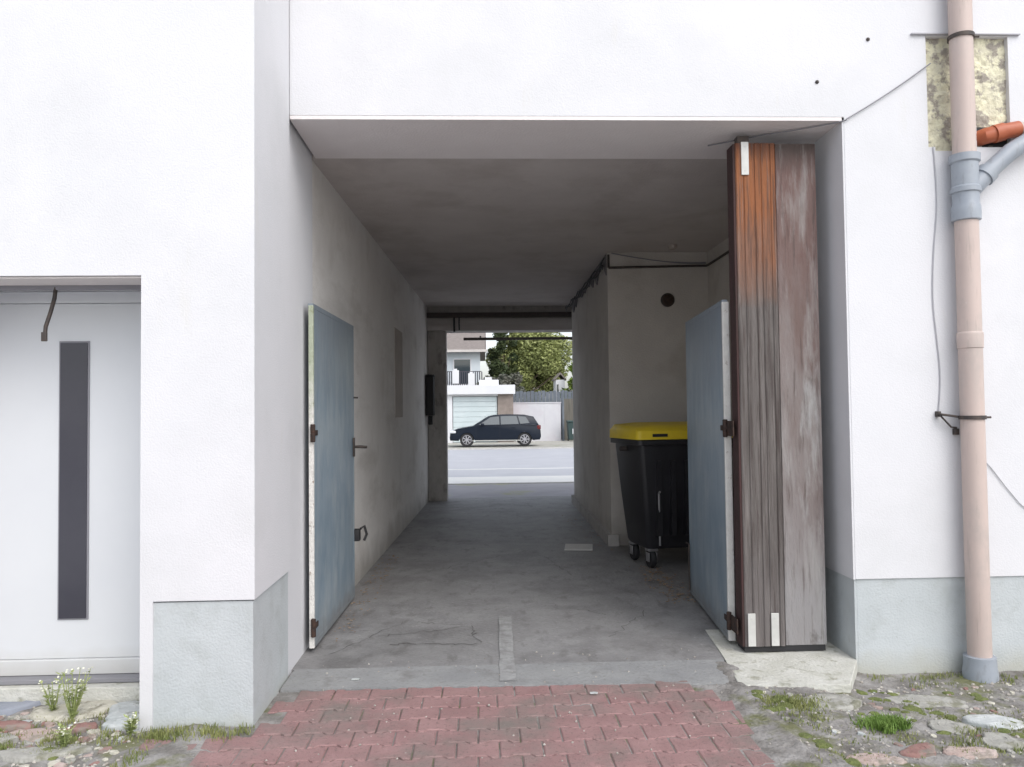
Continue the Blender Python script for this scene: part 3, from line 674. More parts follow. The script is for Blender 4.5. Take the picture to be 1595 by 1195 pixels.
# ------------------------------------------------------------------ downpipe and cables on the facade
def build_pipe():
    t = thing('downpipe', 'salmon-pink downpipe with grey branch fitting on the right of the facade', 'downpipe', (3.1, 4.85, 0))
    def pp(mb, n, m, lab=None):
        o = mb.build(n, m, t, smooth=True); o.matrix_parent_inverse = Matrix.Translation((-3.1, -4.85, 0)); return tag(o, lab) if lab else o
    X, Y = 3.075, 4.865
    mb = MB(); mb.lathe([(.069, 3.10), (.069, 6.2)], 28, Matrix.Translation((X, Y, 0)))
    pp(mb, 'pipe', M['pink'], 'upper length of salmon pipe')
    mb = MB(); mb.lathe([(.069, -.03), (.069, 1.95), (.074, 1.955), (.076, 2.04), (.074, 2.05), (.069, 2.055), (.069, 2.80)], 28, Matrix.Translation((X, Y, 0)))
    pp(mb, 'pipe', M['pink'], 'lower length of salmon pipe with a socket joint')
    mb = MB()
    mb.lathe([(.072, 2.755), (.084, 2.76), (.086, 2.80), (.084, 2.845), (.078, 2.86), (.078, 2.93), (.088, 2.935), (.088, 2.965), (.078, 2.975), (.078, 3.12), (.089, 3.13), (.09, 3.175), (.072, 3.18)], 30, Matrix.Translation((X, Y, 0)))
    pp(mb, 'branch_fitting', M['greypvc'])
    mb = MB()
    mb.tube([(X, Y, 2.92), (X+.12, Y, 3.04)], .058, 20)
    mb.tube([(X+.115, Y, 3.035), (X+.15, Y, 3.07)], [.068, .068], 20); mb.tube([(X+.15, Y, 3.07), (X+.30, Y, 3.20), (X+.42, Y, 3.27), (X+.95, Y+.01, 3.50)], .055, 20)
    pp(mb, 'branch_pipe', M['greypvc'])
    mb = MB(); mb.tube([(X+.17, 5.0, 3.325), (X+.20, 4.95, 3.33), (X+.28, 4.93, 3.345), (X+.40, 4.93, 3.37)], [.05, .052, .052, .05], 20); mb.tube([(X+.24, 4.935, 3.335), (X+.30, 4.93, 3.35)], .058, 20)
    pp(mb, 'orange_pipe', M['terra'], 'short orange pipe leaving the hole in the wall')
    mb = MB(); mb.tube([(X+.40, 4.93, 3.37), (X+.95, 4.93, 3.46)], .038, 16); pp(mb, 'pink_branch', M['pink'])
    for z, til in ((3.93, .02), (1.52, 0)):
        mb = MB(); mb.lathe([(.073, z-.012), (.078, z-.012), (.078, z+.012), (.073, z+.012)], 28, Matrix.Translation((X, Y, 0)), cap=False)
        mb.box(X-.012, X+.012, Y+.07, 4.97, z-.01, z+.01); mb.tube([(X+.075, Y-.02, z), (X+.105, Y-.02, z)], .007, 8)
        pp(mb, 'clamp', M['darkmetal'])
    mb = MB(); mb.lathe([(.072, .05), (.092, .045), (.094, -.02), (.10, -.05), (.10, -.16)], 28, Matrix.Translation((X, Y, 0)))
    pp(mb, 'shoe', M['greypvc'], 'grey socket where the pipe enters the ground')
    # iron bracket left of the pipe
    mb = MB(); mb.tube([(2.90, 4.955, 1.545), (2.90, 4.90, 1.54), (3.0, 4.89, 1.525)], .008, 8); mb.tube([(2.90, 4.91, 1.53), (2.97, 4.92, 1.46), (3.01, 4.93, 1.455)], .006, 8)
    mb.box(2.89, 2.915, 4.93, 4.962, 1.525, 1.56, .003); mb.box(3.0, 3.03, 4.93, 4.96, 1.41, 1.45, .003)
    tag(mb.build('iron_bracket', M['darkmetal'], smooth=True), 'small bent iron bracket on the wall just left of the pink downpipe', 'bracket')
    mb = MB()
    n = 16
    mb.tube([(2.36 + .56*i/n, 4.945, 3.435 + .365*(i/n) - .012*math.sin(math.pi*i/n)) for i in range(n+1)], .0045, 6)
    tag(mb.build('slanting_cable', M['cable'], smooth=True), 'thin cable slanting from the opening corner up to the raw patch', 'cable')
    mb = MB(); mb.tube([(2.36, 4.945, 3.43), (2.30, 4.98, 3.422), (2.1, 5.10, 3.42), (1.9, 5.20, 3.418), (1.6, 5.42, 3.42)], .0045, 6)
    tag(mb.build('soffit_cable', M['cable'], smooth=True), 'thin cable running under the lintel above the wooden gate', 'cable')
    mb = MB(); random.seed(8)
    pts = []
    for i in range(24):
        f = i/23; z = 3.26 - 1.72*f
        pts.append((2.925 + .018*math.sin(f*9) + .012*nz(z, 0, 0, 3) - .02*f, 4.952, z))
    mb.tube(pts, .0035, 6)
    tag(mb.build('dangling_wire', M['paleCable'], smooth=True), 'thin wavy wire hanging down the wall from the raw patch', 'cable')
    mb = MB(); mb.tube([(3.16, 4.952, 1.28), (3.24, 4.953, 1.20), (3.33, 4.953, 1.08), (3.42, 4.953, .97), (3.6, 4.953, .82)], .003, 6)
    tag(mb.build('wall_wire', M['paleCable'], smooth=True), 'faint wire sloping down the wall right of the downpipe', 'cable')
    for x, z, l in ((2.52, 3.96, 'small dark screw in the wall above the slanting cable'), (2.18, 3.68, 'small dark screw in the wall above the wooden gate')):
        mb = MB(); mb.lathe([(.012, 0), (.012, .008), (.004, .014)], 10, Matrix.Translation((x, 4.962, z)) @ Matrix.Rotation(R(90), 4, 'X'))
        tag(mb.build('screw', M['darkmetal'], smooth=True), l, 'screw', 'screws in the facade')
build_pipe()

# ------------------------------------------------------------------ street: car
def build_car():
    t = thing('parked_car', 'dark blue hatchback parked across the street facing left', 'car', (-1.36, 35.0, 0))
    W = 1.70; RW = .31
    def arc(cx, r, a0, a1, n=8): return [(cx + r*math.cos(R(a0+(a1-a0)*i/n)), .31 + r*math.sin(R(a0+(a1-a0)*i/n))) for i in range(n+1)]
    fx, rx = .76, 3.30
    out = [(0.02, .28), (.0, .40), (.02, .58), (.10, .70), (.35, .79), (.80, .87), (1.15, .92), (2.0, .94), (3.0, .96), (3.75, .97), (3.96, .93), (4.01, .70), (4.03, .42), (3.98, .28)]
    bot = [(rx+.37, .26)] + arc(rx, .365, 5, 175)[0:] + [(rx-.37, .22), (fx+.37, .22)] + arc(fx, .365, 5, 175) + [(fx-.37, .26)]
    poly = out + bot
    mb = MB(); mb.prism(poly, 0, W, 'y', bev=.05)
    for v in mb.bm.verts:       # tumblehome of the nose and tail in plan
        e = max(0, (.35-v.co.x)/.35, (v.co.x-3.7)/.35); v.co.y = W/2 + (v.co.y-W/2)*(1-.14*min(1, e))
    body = mb.build('body', M['carpaint'], t, smooth=True)
    base = [(1.02, .90), (1.72, 1.33), (1.95, 1.385), (2.6, 1.41), (3.3, 1.385), (3.70, 1.30), (3.93, .95)]
    mb = MB(); mb.prism(base, .06, W-.06, 'y', bev=.03)
    for v in mb.bm.verts:
        k = (v.co.z-.9)/.5; v.co.y = W/2 + (v.co.y-W/2)*(1-.17*k)
    mb.build('roof', M['carpaint'], t, smooth=True)
    def wy(z, out): k = (z-.9)/.5; return W/2 - (W/2-.06)*(1-.17*k) - out
    wins = [[(1.28, .955), (1.80, 1.285), (2.18, 1.325), (2.20, .965)], [(2.26, .965), (2.25, 1.33), (2.95, 1.33), (3.05, .98)], [(3.11, .985), (3.02, 1.325), (3.36, 1.29), (3.52, 1.02)]]
    for side in (0, 1):
        for w_ in wins:
            mb = MB()
            A = [Vector((x, wy(z, .006), z)) for x, z in w_]; B = [Vector((x, wy(z, -.03), z)) for x, z in w_]
            if side:
                for p in A+B: p.y = W - p.y
            mb.face(A); mb.face(B[::-1])
            for i in range(4): mb.face([A[i], A[(i+1) % 4], B[(i+1) % 4], B[i]])
            mb.build('window', M['carglass'], t)
    mb = MB(); mb.face([(1.07, .2, .94), (1.07, W-.2, .94), (1.66, W-.28, 1.305), (1.66, .28, 1.305)])
    for v in mb.bm.verts: v.co.x -= .015; v.co.z += .012
    mb.build('windscreen', M['carglass'], t)
    for cx in (fx, rx):
        for yy in (.02, W-.02):
            mb = MB(); mt = Matrix.Translation((cx, yy, .31)) @ Matrix.Rotation(R(90), 4, 'X')
            mb.lathe([(.19, -.10), (.29, -.10), (.31, -.08), (.31, .02 if yy < 1 else .16), (.29, .04), (.19, .04)], 28, Matrix.Translation((cx, yy + (.06 if yy < 1 else -.06), .31)) @ Matrix.Rotation(R(90), 4, 'X') if yy < 1 else Matrix.Translation((cx, yy, .31)) @ Matrix.Rotation(R(90), 4, 'X'))
            wh = mb.build('wheel', M['tyre'], t, smooth=True)
            mb = MB(); f = -1 if yy < 1 else 1; y0 = yy + f*-.02 + (.06 if yy < 1 else 0)
            ym = .045 if yy < 1 else W-.045
            mb.lathe([(.205, -.01), (.205, .01), (.185, .012), (.18, -.008)], 28, Matrix.Translation((cx, ym, .31)) @ Matrix.Rotation(R(90), 4, 'X'), cap=False)
            mb.lathe([(.05, -.012), (.05, .012)], 14, Matrix.Translation((cx, ym, .31)) @ Matrix.Rotation(R(90), 4, 'X'))
            for k in range(7):
                mb.box(.04, .19, -.008, .008, -.022, .022, 0, Matrix.Translation((cx, ym, .31)) @ Matrix.Rotation(R(k*360/7), 4, 'Y'))
            mb.build('rim', M['rim'], wh, smooth=True)
    for yy in (.16, W-.16):
        mb = MB(); mb.box(-.0, .28, -.13, .13, .60, .72, .03, Matrix.Translation((.0, yy, 0))); mb.build('headlight', M['lampw'], t, smooth=True)
        mb = MB(); mb.box(3.84, 4.02, -.10, .10, .74, .92, .02, Matrix.Translation((0, yy, 0))); mb.build('tail_light', M['lampr'], t, smooth=True)
    for yy, f in ((0.0, -1), (W, 1)):
        mb = MB(); mb.box(1.38, 1.52, yy+f*.02, yy+f*.17, .93, 1.03, .02) if f > 0 else mb.box(1.38, 1.52, yy-.17, yy-.0, .93, 1.03, .02)
        mb.build('mirror', M['carpaint'], t, smooth=True)
    mb = MB(); mb.box(1.0, 3.1, -.006, .01, .25, .285, .002); mb.build('sill_trim', M['strip'], t)
    for x in (1.95, 2.75):
        mb = MB(); mb.box(x, x+.14, -.02, -.001, .82, .84, .003); mb.build('door_handle', M['carpaint'], t)
    mb = MB(); mb.box(2.205, 2.213, -.0015, .004, .36, .93)
    mb.build('door_seam', M['black'], t)
    mb = MB(); mb.box(1.16, 1.168, -.0015, .004, .40, .90)
    mb.build('door_seam', M['black'], t)
build_car()

# ------------------------------------------------------------------ street: buildings and walls
def build_street():
    g = thing('garage', 'flat-roofed garage with white fascia and pale door behind the car', 'garage', (0, 40, 0))
    def gp(mb, n, m, par=g):
        o = mb.build(n, m, par)
        if par == g: o.matrix_parent_inverse = Matrix.Translation((0, -40, 0))
        return o
    mb = MB(); mb.box(-4, -1.40, 40.0, 45, -.1, 2.40); mb.box(-1.40, .88, 40.4, 45, -.1, 2.40); mb.box(-1.40, .88, 40.0, 40.398, 2.31, 2.40); gp(mb, 'wall', M['gwall'])
    mb = MB(); mb.box(.88, 1.66, 40.02, 45, -.1, 2.40); gp(mb, 'pillar', M['brickpil'])
    mb = MB(); mb.box(-4.1, 1.75, 39.75, 45.1, 2.40, 2.86, .01); gp(mb, 'roof', M['gwall'])
    mb = MB()
    for i in range(9): mb.box(-1.37, .85, 40.12, 40.16, .0+i*.255, .245+i*.255, .008)
    gp(mb, 'garage_door', M['gdoor'])
    mb = MB(); mb.box(-.05, .95, 40.6, 41.2, 2.861, 3.15, .02); mb.box(.25, .6, 40.61, 41.1, 3.151, 3.28, .02)
    tag(mb.build('roof_box', M['gwall']), 'low white box standing on the garage roof', 'roof box')
    mb = MB(); mb.box(1.67, 4.15, 41.0, 41.15, -.1, 1.93); mb.box(1.67, 4.18, 40.97, 41.18, 1.93, 1.98)
    for x in (2.5, 3.3): mb.box(x, x+.02, 40.99, 41.0, .1, 1.9)
    tag(mb.build('boundary_wall', M['wwall']), 'plain white boundary wall behind the rear of the car', 'wall')
    mb = MB()
    for i in range(24): mb.box(1.7+i*.2, 1.88+i*.2, 42.5, 42.53, -.1, 2.55+.03*(i % 3))
    tag(mb.build('slatted_screen', M['slate']), 'dark slate-blue board screen rising behind the white wall', 'screen')
    mb = MB(); mb.box(4.22, 4.32, 40.95, 41.1, -.1, 2.6, .01)
    tag(mb.build('gate_post', M['slate']), 'dark slate gate post at the right end of the white wall', 'post')
    b = thing('wheeled_bin', 'small dark green wheeled bin beside the far gate post', 'waste bin', (4.68, 40.4, 0))
    mb = MB(); mb.prism([(-.22, .06), (.22, .06), (.28, .95), (-.28, .95)], -.30, .27, 'y', bev=.02); mb.build('body', mat('dark_green_plastic', (.02, .045, .045), rough=.5), b)
    mb = MB(); mb.box(-.30, .30, -.34, .31, .951, 1.03, .02); mb.build('lid', mat('green_lid', (.03, .06, .06), rough=.5), b)
    mb = MB(); mb.box(-.04, .18, -.302-.02, -.30, .35, .62, .002); mb.build('sticker', M['gwall'], b)
    for x in (-.2, .2):
        mb = MB(); mb.lathe([(.05, -.02), (.09, -.02), (.09, .02), (.05, .02)], 16, Matrix.Translation((x, .25, .09-.02)) @ Matrix.Rotation(R(90), 4, 'Y')); mb.build('wheel', M['black'], b)
    mb = MB(); mb.box(4.34, 7.5, 41.6, 41.7, -.1, 2.15)
    tag(mb.build('board_fence', mat('grey_brown_boards', (.11, .105, .09), (.16, .15, .13), 3, rough=.9, stretch=(4, 1, .3))), 'grey-brown board fence to the right of the dark gate post', 'fence')
    # house
    h = thing('house', 'pale blue-white house with brown-grey roof and dark balcony above the garage', 'house', (-4, 52, 0))
    def hp(mb, n, m, par=h):
        o = mb.build(n, m, par)
        if par == h: o.matrix_parent_inverse = Matrix.Translation((4, -52, 0))
        return o
    mb = MB(); mb.box(-9, .02, 52, 60, -.1, 5.5); w = hp(mb, 'wall', M['hwall'])
    mb = MB(); mb.prism([(51.3, 5.35), (51.3, 5.50), (56, 8.4), (60.7, 5.5), (60.7, 5.35), (56, 8.2)], -9.4, .42, 'x'); hp(mb, 'roof', M['roof'])
    mb = MB(); mb.box(-9.4, .46, 51.2, 51.29, 5.36, 5.52); hp(mb, 'roof_gutter', M['lintel'])
    mb = MB(); mb.box(.425, .50, 51.2, 56, 5.3, 5.45); mb.prism([(51.25, 5.33), (51.25, 5.55), (56, 8.48), (56, 8.25)], .425, .50, 'x'); hp(mb, 'bargeboard', M['gwall'])
    for x in (-3.6, -1.75):
        mb = MB(); mb.box(x, x+1.2, 51.93, 51.998, 3.25, 5.0); f = hp(mb, 'window', M['gwall'])
        mb = MB(); mb.box(x+.08, x+1.12, 51.915, 51.929, 3.33, 4.92); o = mb.build('pane', M['carglass'], f)
    mb = MB(); mb.box(-8, .10, 50.6, 51.99, 3.0, 3.18); hp(mb, 'balcony_slab', M['railing'])
    mb = MB(); mb.box(-8, .10, 50.6, 50.64, 4.05, 4.10)
    for i in range(60): mb.box(-8+i*.137, -7.95+i*.137+.02, 50.61, 50.63, 3.18, 4.05)
    hp(mb, 'balcony_railing', M['railing'])
    for i, (x, z0, z1, l) in enumerate(((-1.75, 3.3, 4.15, 'white laundry hanging on the house balcony, near the passage pier'), (-.75, 3.18, 3.95, 'white board leaning on the balcony railing, nearest the tree'))):
        mb = MB(); mb.box(x, x+.42, 50.50, 50.58, z0, z1, .01); mb.box(x+.1, x+.3, 50.52, 50.57, z1, z1+.1, .01)
        tag(mb.build('white_board' if i else 'laundry', M['gwall']), l, 'board' if i else 'laundry')
    # pale far house glimpsed between the crowns
    h2 = thing('far_house', 'small white gable glimpsed through a gap in the tree', 'house', (5.3, 51, 0))
    mb = MB(); mb.box(-.45, .12, -.2, 1.5, -.1, 3.5); mb.build('wall', M['gwall'], h2)
    mb = MB(); mb.prism([(-.55, 3.45), (-.16, 3.85), (.22, 3.45), (.22, 3.55), (-.16, 3.98), (-.55, 3.55)], -.3, 1.6, 'y'); mb.build('roof', M['roof'], h2)
    mb = MB(); mb.box(-.40, -.28, -.22, -.201, 2.3, 3.2); mb.build('window', M['carglass'], h2)
build_street()

# ------------------------------------------------------------------ trees
def crown_mesh(mb, c, rad, n, ls, seed, clumps=26, squash=1):
    rnd = random.Random(seed); cs = []
    for k in range(clumps):
        v = Vector((rnd.gauss(0, 1), rnd.gauss(0, 1), rnd.gauss(0, 1))).normalized()*rnd.uniform(.45, .92)
        cs.append((Vector((c[0]+v.x*rad[0], c[1]+v.y*rad[1], c[2]+v.z*rad[2])), rnd.uniform(.22, .42)*min(rad)))
    for i in range(n):
        cc, rr = cs[rnd.randrange(clumps)]
        d = Vector((rnd.gauss(0, 1), rnd.gauss(0, 1), rnd.gauss(0, 1))).normalized()*rr*rnd.uniform(.5, 1.12)
        p = cc + d; s_ = ls*rnd.uniform(.6, 1.3)
        a = Vector((rnd.gauss(0, 1), rnd.gauss(0, 1), rnd.gauss(0, .6))).normalized(); b = a.cross(Vector((rnd.gauss(0, 1), rnd.gauss(0, 1), rnd.gauss(0, 1)))).normalized()
        mb.face([p-a*s_, p-b*s_*.45, p+a*s_, p+b*s_*.45])
def tree(name, label, x, y, h, cz, rad, m, n, ls, seed, group='trees across the street'):
    t = thing(name, label, 'tree', (x, y, 0), 0, group); rnd = random.Random(seed)
    mb = MB(); mb.tube([(0, 0, -.2), (.05, 0, cz*.35), (-.05, .05, cz*.7), (0, 0, cz)], [.2, .16, .13, .06], 10)
    for k in range(7):
        a = k*.9; z0 = cz*.55 + k*.12
        mb.tube([(0, 0, z0), (math.cos(a)*rad[0]*.35, math.sin(a)*rad[1]*.35, z0+rad[2]*.25), (math.cos(a)*rad[0]*.7, math.sin(a)*rad[1]*.7, z0+rad[2]*.55)], [.08, .05, .02], 7)
    mb.build('trunk', M['wood'], t, smooth=True)
    mb = MB(); crown_mesh(mb, (0, 0, cz), rad, n, ls, seed); mb.build('crown', m, t, fix=False)
tree('leafy_tree', 'broad mid-green leafy tree filling the view beyond the white wall', 3.5, 56, 8, 5.0, (3.0, 2.8, 3.0), M['leaf1'], 42000, .12, 1)
tree('leafy_tree', 'bright green tree at the right edge of the passage view', 6.3, 50, 5, 2.9, (1.25, 1.3, 1.7), M['leaf4'], 6000, .14, 2)
tree('dark_conifer', 'dark evergreen tree between the house roof and the leafy tree', 1.6, 54, 8, 5.3, (1.0, 1.2, 2.6), M['leaf2'], 6000, .15, 3)
t = thing('shrub', 'dull dark shrub behind the garage roof', 'shrub', (1.3, 47, 0))
mb = MB(); mb.tube([(0, 0, -.1), (0, 0, 2.4)], [.1, .05], 8); mb.build('stem', M['wood'], t)
mb = MB(); crown_mesh(mb, (0, 0, 2.9), (1.5, .9, 1.1), 5500, .11, 5, 18); mb.build('foliage', M['leaf3'], t, fix=False)
tree('leafy_tree', 'rounded tree far down the street outside to the right', 13, 62, 7, 5, (4, 3, 3.5), M['leaf1'], 5000, .25, 8)
tree('leafy_tree', 'rounded tree far down the street outside to the left', -15, 66, 7, 5, (4, 3, 3.5), M['leaf1'], 5000, .25, 9)

# ------------------------------------------------------------------ stones, weeds, debris in the yard
def stone(x, y, rx, ry, m, label, name='flat_stone', h=.03, rot=0, seed=0, pts=7, group='flat stones in the yard', dz=0):
    rnd = random.Random(seed + int(x*100))
    poly = []; pts = pts + 7; h = h*.55
    for k in range(pts):
        a = 2*math.pi*k/pts + rnd.uniform(-.15, .15); q = rnd.uniform(.86, 1.06) + .22*math.sin(a*2+seed) * rnd.uniform(.4, 1) + .10*math.sin(a*3+x*9)
        poly.append((rx*q*math.cos(a), ry*q*math.sin(a)))
    mb = MB(); n = len(poly)
    prev = None
    for sc, z in ((1.0, -.05), (1.0, h*.55), (.95, h*.88), (.84, h), (.5, h*1.02)):
        ring = [mb.bm.verts.new((px*sc + .004*rnd.uniform(-1, 1), py*sc + .004*rnd.uniform(-1, 1), z + (.004*rnd.uniform(-1, 1) if z > 0 else 0))) for px, py in poly]
        if prev:
            for k in range(n): mb.bm.faces.new((prev[k], prev[(k+1) % n], ring[(k+1) % n], ring[k])).smooth = True
        prev = ring
    mb.bm.faces.new(prev)
    o = mb.build(name, m, smooth=False); o.location = (x, y, hf(x, y) + dz); o.rotation_euler = (rnd.uniform(-.04, .04), rnd.uniform(-.04, .04), rot)
    tag(o, label, 'stone', group)
stone(-2.62, 4.60, .24, .16, M['stoneE'], 'blue slate slab at the far left in front of the doorstep', rot=.3, h=.05, pts=5)
stone(-2.22, 4.47, .24, .14, M['stoneA'], 'cream flat stone directly below the middle of the doorstep', h=.045)
stone(-1.90, 4.42, .15, .13, M['stoneD'], 'pale blue-white stone against the left side of the pilaster', h=.05, seed=4)
stone(-1.84, 4.25, .13, .075, M['stoneD'], 'small whitish stone just left of the foot of the pilaster', h=.06, seed=9)
stone(-2.44, 4.26, .11, .05, M['stoneC'], 'orange-red brick fragment among the left stones', 'brick_fragment', h=.05, pts=5, seed=2)
stone(-2.26, 4.17, .15, .08, M['stoneF'], 'pinkish stone in front of the weed', h=.03, seed=3)
stone(-2.42, 4.09, .12, .07, M['stoneB'], 'grey stone at the left edge behind the big grey slab', h=.03, seed=6)
stone(-2.10, 3.93, .20, .085, M['stoneB'], 'big plain grey slab nearest the bottom left corner', h=.03, rot=.1, seed=1)
stone(-2.05, 4.22, .06, .05, M['stoneC'], 'dark red-brown stone behind the weed stems', 'brick_fragment', h=.05, seed=7)
stone(2.03, 3.70, .10, .06, M['stoneC'], 'rose-red flat stone near the bottom right corner', h=.025, rot=.4, seed=1, pts=5)
stone(2.27, 3.70, .12, .07, M['stoneF'], 'pale pinkish stone right of the rose-red stone', h=.025, seed=2)
stone(2.66, 4.10, .15, .09, M['stoneD'], 'whitish stone at the right edge in front of the downpipe foot', h=.04, seed=3)
stone(2.38, 4.04, .13, .075, M['stoneB'], 'grey-green flat stone between the grass tuft and the downpipe', h=.025, seed=4)
stone(2.52, 3.84, .12, .08, M['stoneB'], 'grey stone at the right edge in front of the whitish one', h=.03, seed=5)
stone(2.50, 4.48, .26, .10, M['stoneB'], 'long grey slab lying left of the downpipe foot', h=.03, seed=6, rot=-.2)
stone(1.86, 4.33, .20, .13, M['stoneB'], 'broken grey slab in front of the pale concrete slab', h=.02, seed=7)
stone(1.78, 3.62, .12, .07, M['stoneF'], 'dull pink stone at the bottom edge left of the rose-red stone', h=.02, seed=8)

def blades(mb, rnd, x, y, z, n, r, h, w=.004, lean=.6, mi=0):
    for i in range(n):
        a = rnd.uniform(0, 6.283); d = r*math.sqrt(rnd.random()); px, py = x+d*math.cos(a), y+d*math.sin(a)
        hh = h*rnd.uniform(.5, 1.2); b = rnd.uniform(0, 6.283); lx, ly = math.cos(b)*hh*lean*rnd.random(), math.sin(b)*hh*lean*rnd.random()
        c = rnd.uniform(0, 3.14); wx, wy = w*math.cos(c), w*math.sin(c)
        f1 = mb.face([(px-wx, py-wy, z), (px+wx, py+wy, z), (px+wx*.7+lx*.4, py+wy*.7+ly*.4, z+hh*.6), (px-wx*.7+lx*.4, py-wy*.7+ly*.4, z+hh*.6)], mi)
        f2 = mb.face([(px-wx*.7+lx*.4, py-wy*.7+ly*.4, z+hh*.6), (px+wx*.7+lx*.4, py+wy*.7+ly*.4, z+hh*.6), (px+lx, py+ly, z+hh)], mi)
def build_plants():
    rnd = random.Random(21)
    mb = MB()
    def strip(x0, x1, y0, y1, n, h=.03, m=18, r=.05, thr=-.1):
        for i in range(n):
            x, y = rnd.uniform(x0, x1), rnd.uniform(y0, y1)
            if nz(x, y, 7, 3) < thr: continue
            blades(mb, rnd, x, y, hf(x, y)-.003, m, r, h, .003)
    strip(-3.0, -1.75, 3.8, 4.15, 110, .035); strip(-2.9, -1.78, 4.1, 4.5, 60, .03); strip(-1.75, -1.2, 4.03, 4.15, 40, .035, thr=-1); strip(-2.6, -1.6, 3.6, 3.95, 40)
    strip(1.5, 2.9, 3.6, 4.6, 130, .018); strip(1.5, 1.85, 4.15, 4.45, 25, .02, thr=-1); strip(2.2, 2.9, 3.7, 4.2, 40, .03)
    strip(2.0, 4.0, 4.72, 4.93, 35, .03); strip(1.50, 1.75, 3.4, 4.2, 25, .02)
    tag(mb.build('grass', M['grass'], fix=False), 'thin dry grass growing between the stones and along the walls', 'grass', kind='stuff')
    mb = MB()
    for i in range(260):
        if i % 3 == 0: x, y = rnd.uniform(-3, -1.3), rnd.uniform(3.6, 4.15)
        else: x, y = rnd.uniform(1.48, 2.9), rnd.uniform(3.55, 4.65)
        if nz(x, y, 3, 2.5) < .12: continue
        r = rnd.uniform(.015, .05); z = hf(x, y)
        mb.lathe([(r, z-.005), (r*.8, z+r*.18), (r*.35, z+r*.3)], 9, Matrix.Translation((x, y, 0)) @ Matrix.Diagonal((1, rnd.uniform(.5, 1), 1, 1)))
    tag(mb.build('moss', M['moss'], smooth=True), 'low green moss cushions on the yard ground', 'moss', kind='stuff')
    # bright tuft
    mb = MB(); z = hf(2.03, 4.02)
    for i in range(26):
        a = rnd.uniform(0, 6.283); d = rnd.random()
        blades(mb, rnd, 2.03+.12*d*math.cos(a), 4.02+.07*d*math.sin(a), z-.002, 55, .05, .045, .0035, 1.0)
    tag(mb.build('grass_tuft', M['bright'], fix=False), 'bright green grass tuft on the right of the yard', 'grass tuft')
    mb = MB(); z = hf(1.68, 4.25)
    for i in range(20):
        a = rnd.uniform(0, 6.283); d = rnd.random()
        blades(mb, rnd, 1.66+.16*d*math.cos(a), 4.28+.07*d*math.sin(a), z-.002, 30, .05, .03, .003, 1.0)
    tag(mb.build('grass_tuft', M['grass'], fix=False), 'dull yellowish grass tuft beside the end of the red paving', 'grass tuft')
    # weeds with pale flowers
    def weed(x, y, h, n, label):
        t = thing('flowering_weed', label, 'weed', (x, y, hf(x, y)), 0, 'weeds by the doorstep')
        st = MB(); lf = MB(); fl = MB()
        for k in range(n):
            a = rnd.uniform(0, 6.283); s_ = rnd.uniform(.2, .7); hh = h*rnd.uniform(.6, 1.1)
            pts = [(0, 0, 0), (math.cos(a)*s_*hh*.3, math.sin(a)*s_*hh*.3, hh*.5), (math.cos(a)*s_*hh*.55, math.sin(a)*s_*hh*.55, hh)]
            st.tube(pts, [.003, .0025, .0015], 5)
            for j in range(16):
                f = rnd.uniform(.1, 1); b = rnd.uniform(0, 6.283); p = Vector(pts[0]).lerp(Vector(pts[2]), f); l = rnd.uniform(.015, .04)
                d = Vector((math.cos(b), math.sin(b), rnd.uniform(0, .7))).normalized(); sd = d.cross(Vector((0, 0, 1))).normalized()*l*.22
                lf.face([p, p+d*l*.5+sd, p+d*l, p+d*l*.5-sd])
            for j in range(2):
                p = Vector(pts[2]) + Vector((rnd.uniform(-.02, .02), rnd.uniform(-.02, .02), rnd.uniform(-.02, .01)))
                fl.lathe([(.002, -.002), (.0062, .001), (.003, .003)], 6, Matrix.Translation(p) @ Matrix.Rotation(rnd.uniform(-.8, .8), 4, 'X'))
        st.build('stem', M['stem'], t); lf.build('leaves', M['stem'], t, fix=False); tag(fl.build('flowers', M['petal'], t), kind='stuff')
    weed(-2.16, 4.33, .26, 14, 'taller bushy weed with pale flowers in front of the white door')
    weed(-2.32, 4.45, .16, 8, 'low weed with pale flowers left of the taller one')
    weed(-1.76, 4.10, .11, 8, 'small weed at the left corner of the pilaster foot')
    weed(-2.02, 3.98, .10, 8, 'small weed beside the big plain grey slab')
    # gravel and chips
    mb = MB()
    for i in range(330):
        if i % 3: x, y = rnd.uniform(-2.9, -1.76), rnd.uniform(3.75, 4.56)
        else: x, y = rnd.uniform(1.55, 3.6), rnd.uniform(3.5, 4.75)
        if x < 0 and y > 4.2 and x > -1.77: continue
        r = rnd.uniform(.012, .038)*(1 if x < 0 else .8); z = hf(x, y); n = rnd.choice((5, 6, 7)); mb.mi = rnd.choice((0, 0, 1, 1, 2, 3, 4))
        q = [(r*rnd.uniform(.7, 1.2)*math.cos(6.283*k/n), r*rnd.uniform(.5, .9)*math.sin(6.283*k/n)) for k in range(n)]; ht = r*rnd.uniform(.12, .35)
        mb.prism(q, -.01, ht, mx=Matrix.Translation((x, y, z)) @ Matrix.Rotation(rnd.uniform(0, 3), 4, 'Z') @ Matrix.Rotation(rnd.uniform(-.25, .25), 4, 'X'), bev=r*.12)
    mb.mi = 0
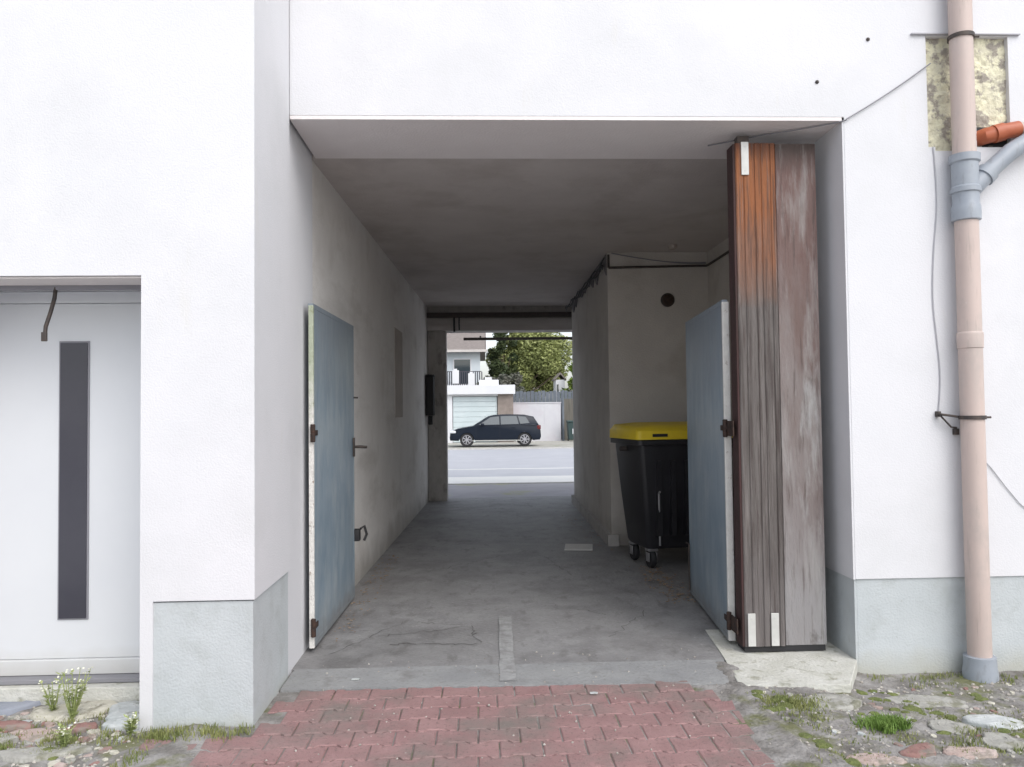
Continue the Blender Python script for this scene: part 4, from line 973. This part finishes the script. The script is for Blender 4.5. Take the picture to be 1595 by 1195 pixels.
    tag(mb.build('rubble', [M['stoneB'], M['stoneA'], M['stoneD'], M['stoneF'], M['stoneC']]), 'small mixed rubble and broken stone trodden into the ground', 'rubble', kind='stuff')
    mb = MB()
    for i in range(1400):
        q = rnd.random()
        if q < .45: x, y = rnd.uniform(-3, -1.7), rnd.uniform(3.6, 4.55)
        elif q < .9: x, y = rnd.uniform(1.5, 3.6), rnd.uniform(3.5, 4.8)
        else: x, y = rnd.uniform(-1.1, 1.4), rnd.uniform(3.6, 5.3)
        r = rnd.uniform(.004, .013)*(1 if q < .9 else .6); z = (hf(x, y) if abs(x) > 1.45 else .002)
        mb.lathe([(r*.6, z-.004), (r, z+r*.3), (r*.5, z+r*.8)], 5, Matrix.Translation((x, y, 0)) @ Matrix.Rotation(rnd.uniform(0, 3), 4, 'Z') @ Matrix.Diagonal((1, rnd.uniform(.5, 1), 1, 1)))
    tag(mb.build('gravel', M['gravel']), 'scattered gravel and stone chips', 'gravel', kind='stuff')
    mb = MB()
    for i in range(420):
        q = rnd.random()
        if q < .55: x, y = rnd.gauss(1.66, .09), rnd.uniform(6.5, 8.0)
        elif q < .8: x, y = rnd.uniform(-1.08, -.9) + .0, rnd.uniform(5.6, 9)
        else: x, y = rnd.uniform(1.2, 1.5), rnd.uniform(8.8, 12)
        s_ = rnd.uniform(.008, .024); a = rnd.uniform(0, 6.28); z = .006 + rnd.random()*.01
        c, s2 = math.cos(a)*s_, math.sin(a)*s_
        mb.face([(x-c, y-s2, z), (x+s2*.5, y-c*.5, z+.006), (x+c, y+s2, z+.002), (x-s2*.5, y+c*.5, z+.008*rnd.random())])
    tag(mb.build('dry_leaves', M['dry'], fix=False), 'dry leaves and dirt swept along the passage edges', 'leaf litter', kind='stuff')
    for x, y, l in ((.62, 4.50, 'white paper scrap lying on the red paving near its far edge'), (-.76, 4.83, 'white paper scrap on the concrete near the left jamb')):
        mb = MB(); mb.prism([(-.022, -.01), (.02, -.014), (.024, .008), (.002, .016), (-.02, .01)], 0, .004); o = mb.build('paper_scrap', M['stoneD']); o.location = (x, y, .006)
        tag(o, l, 'litter', 'scraps of litter')
build_plants()
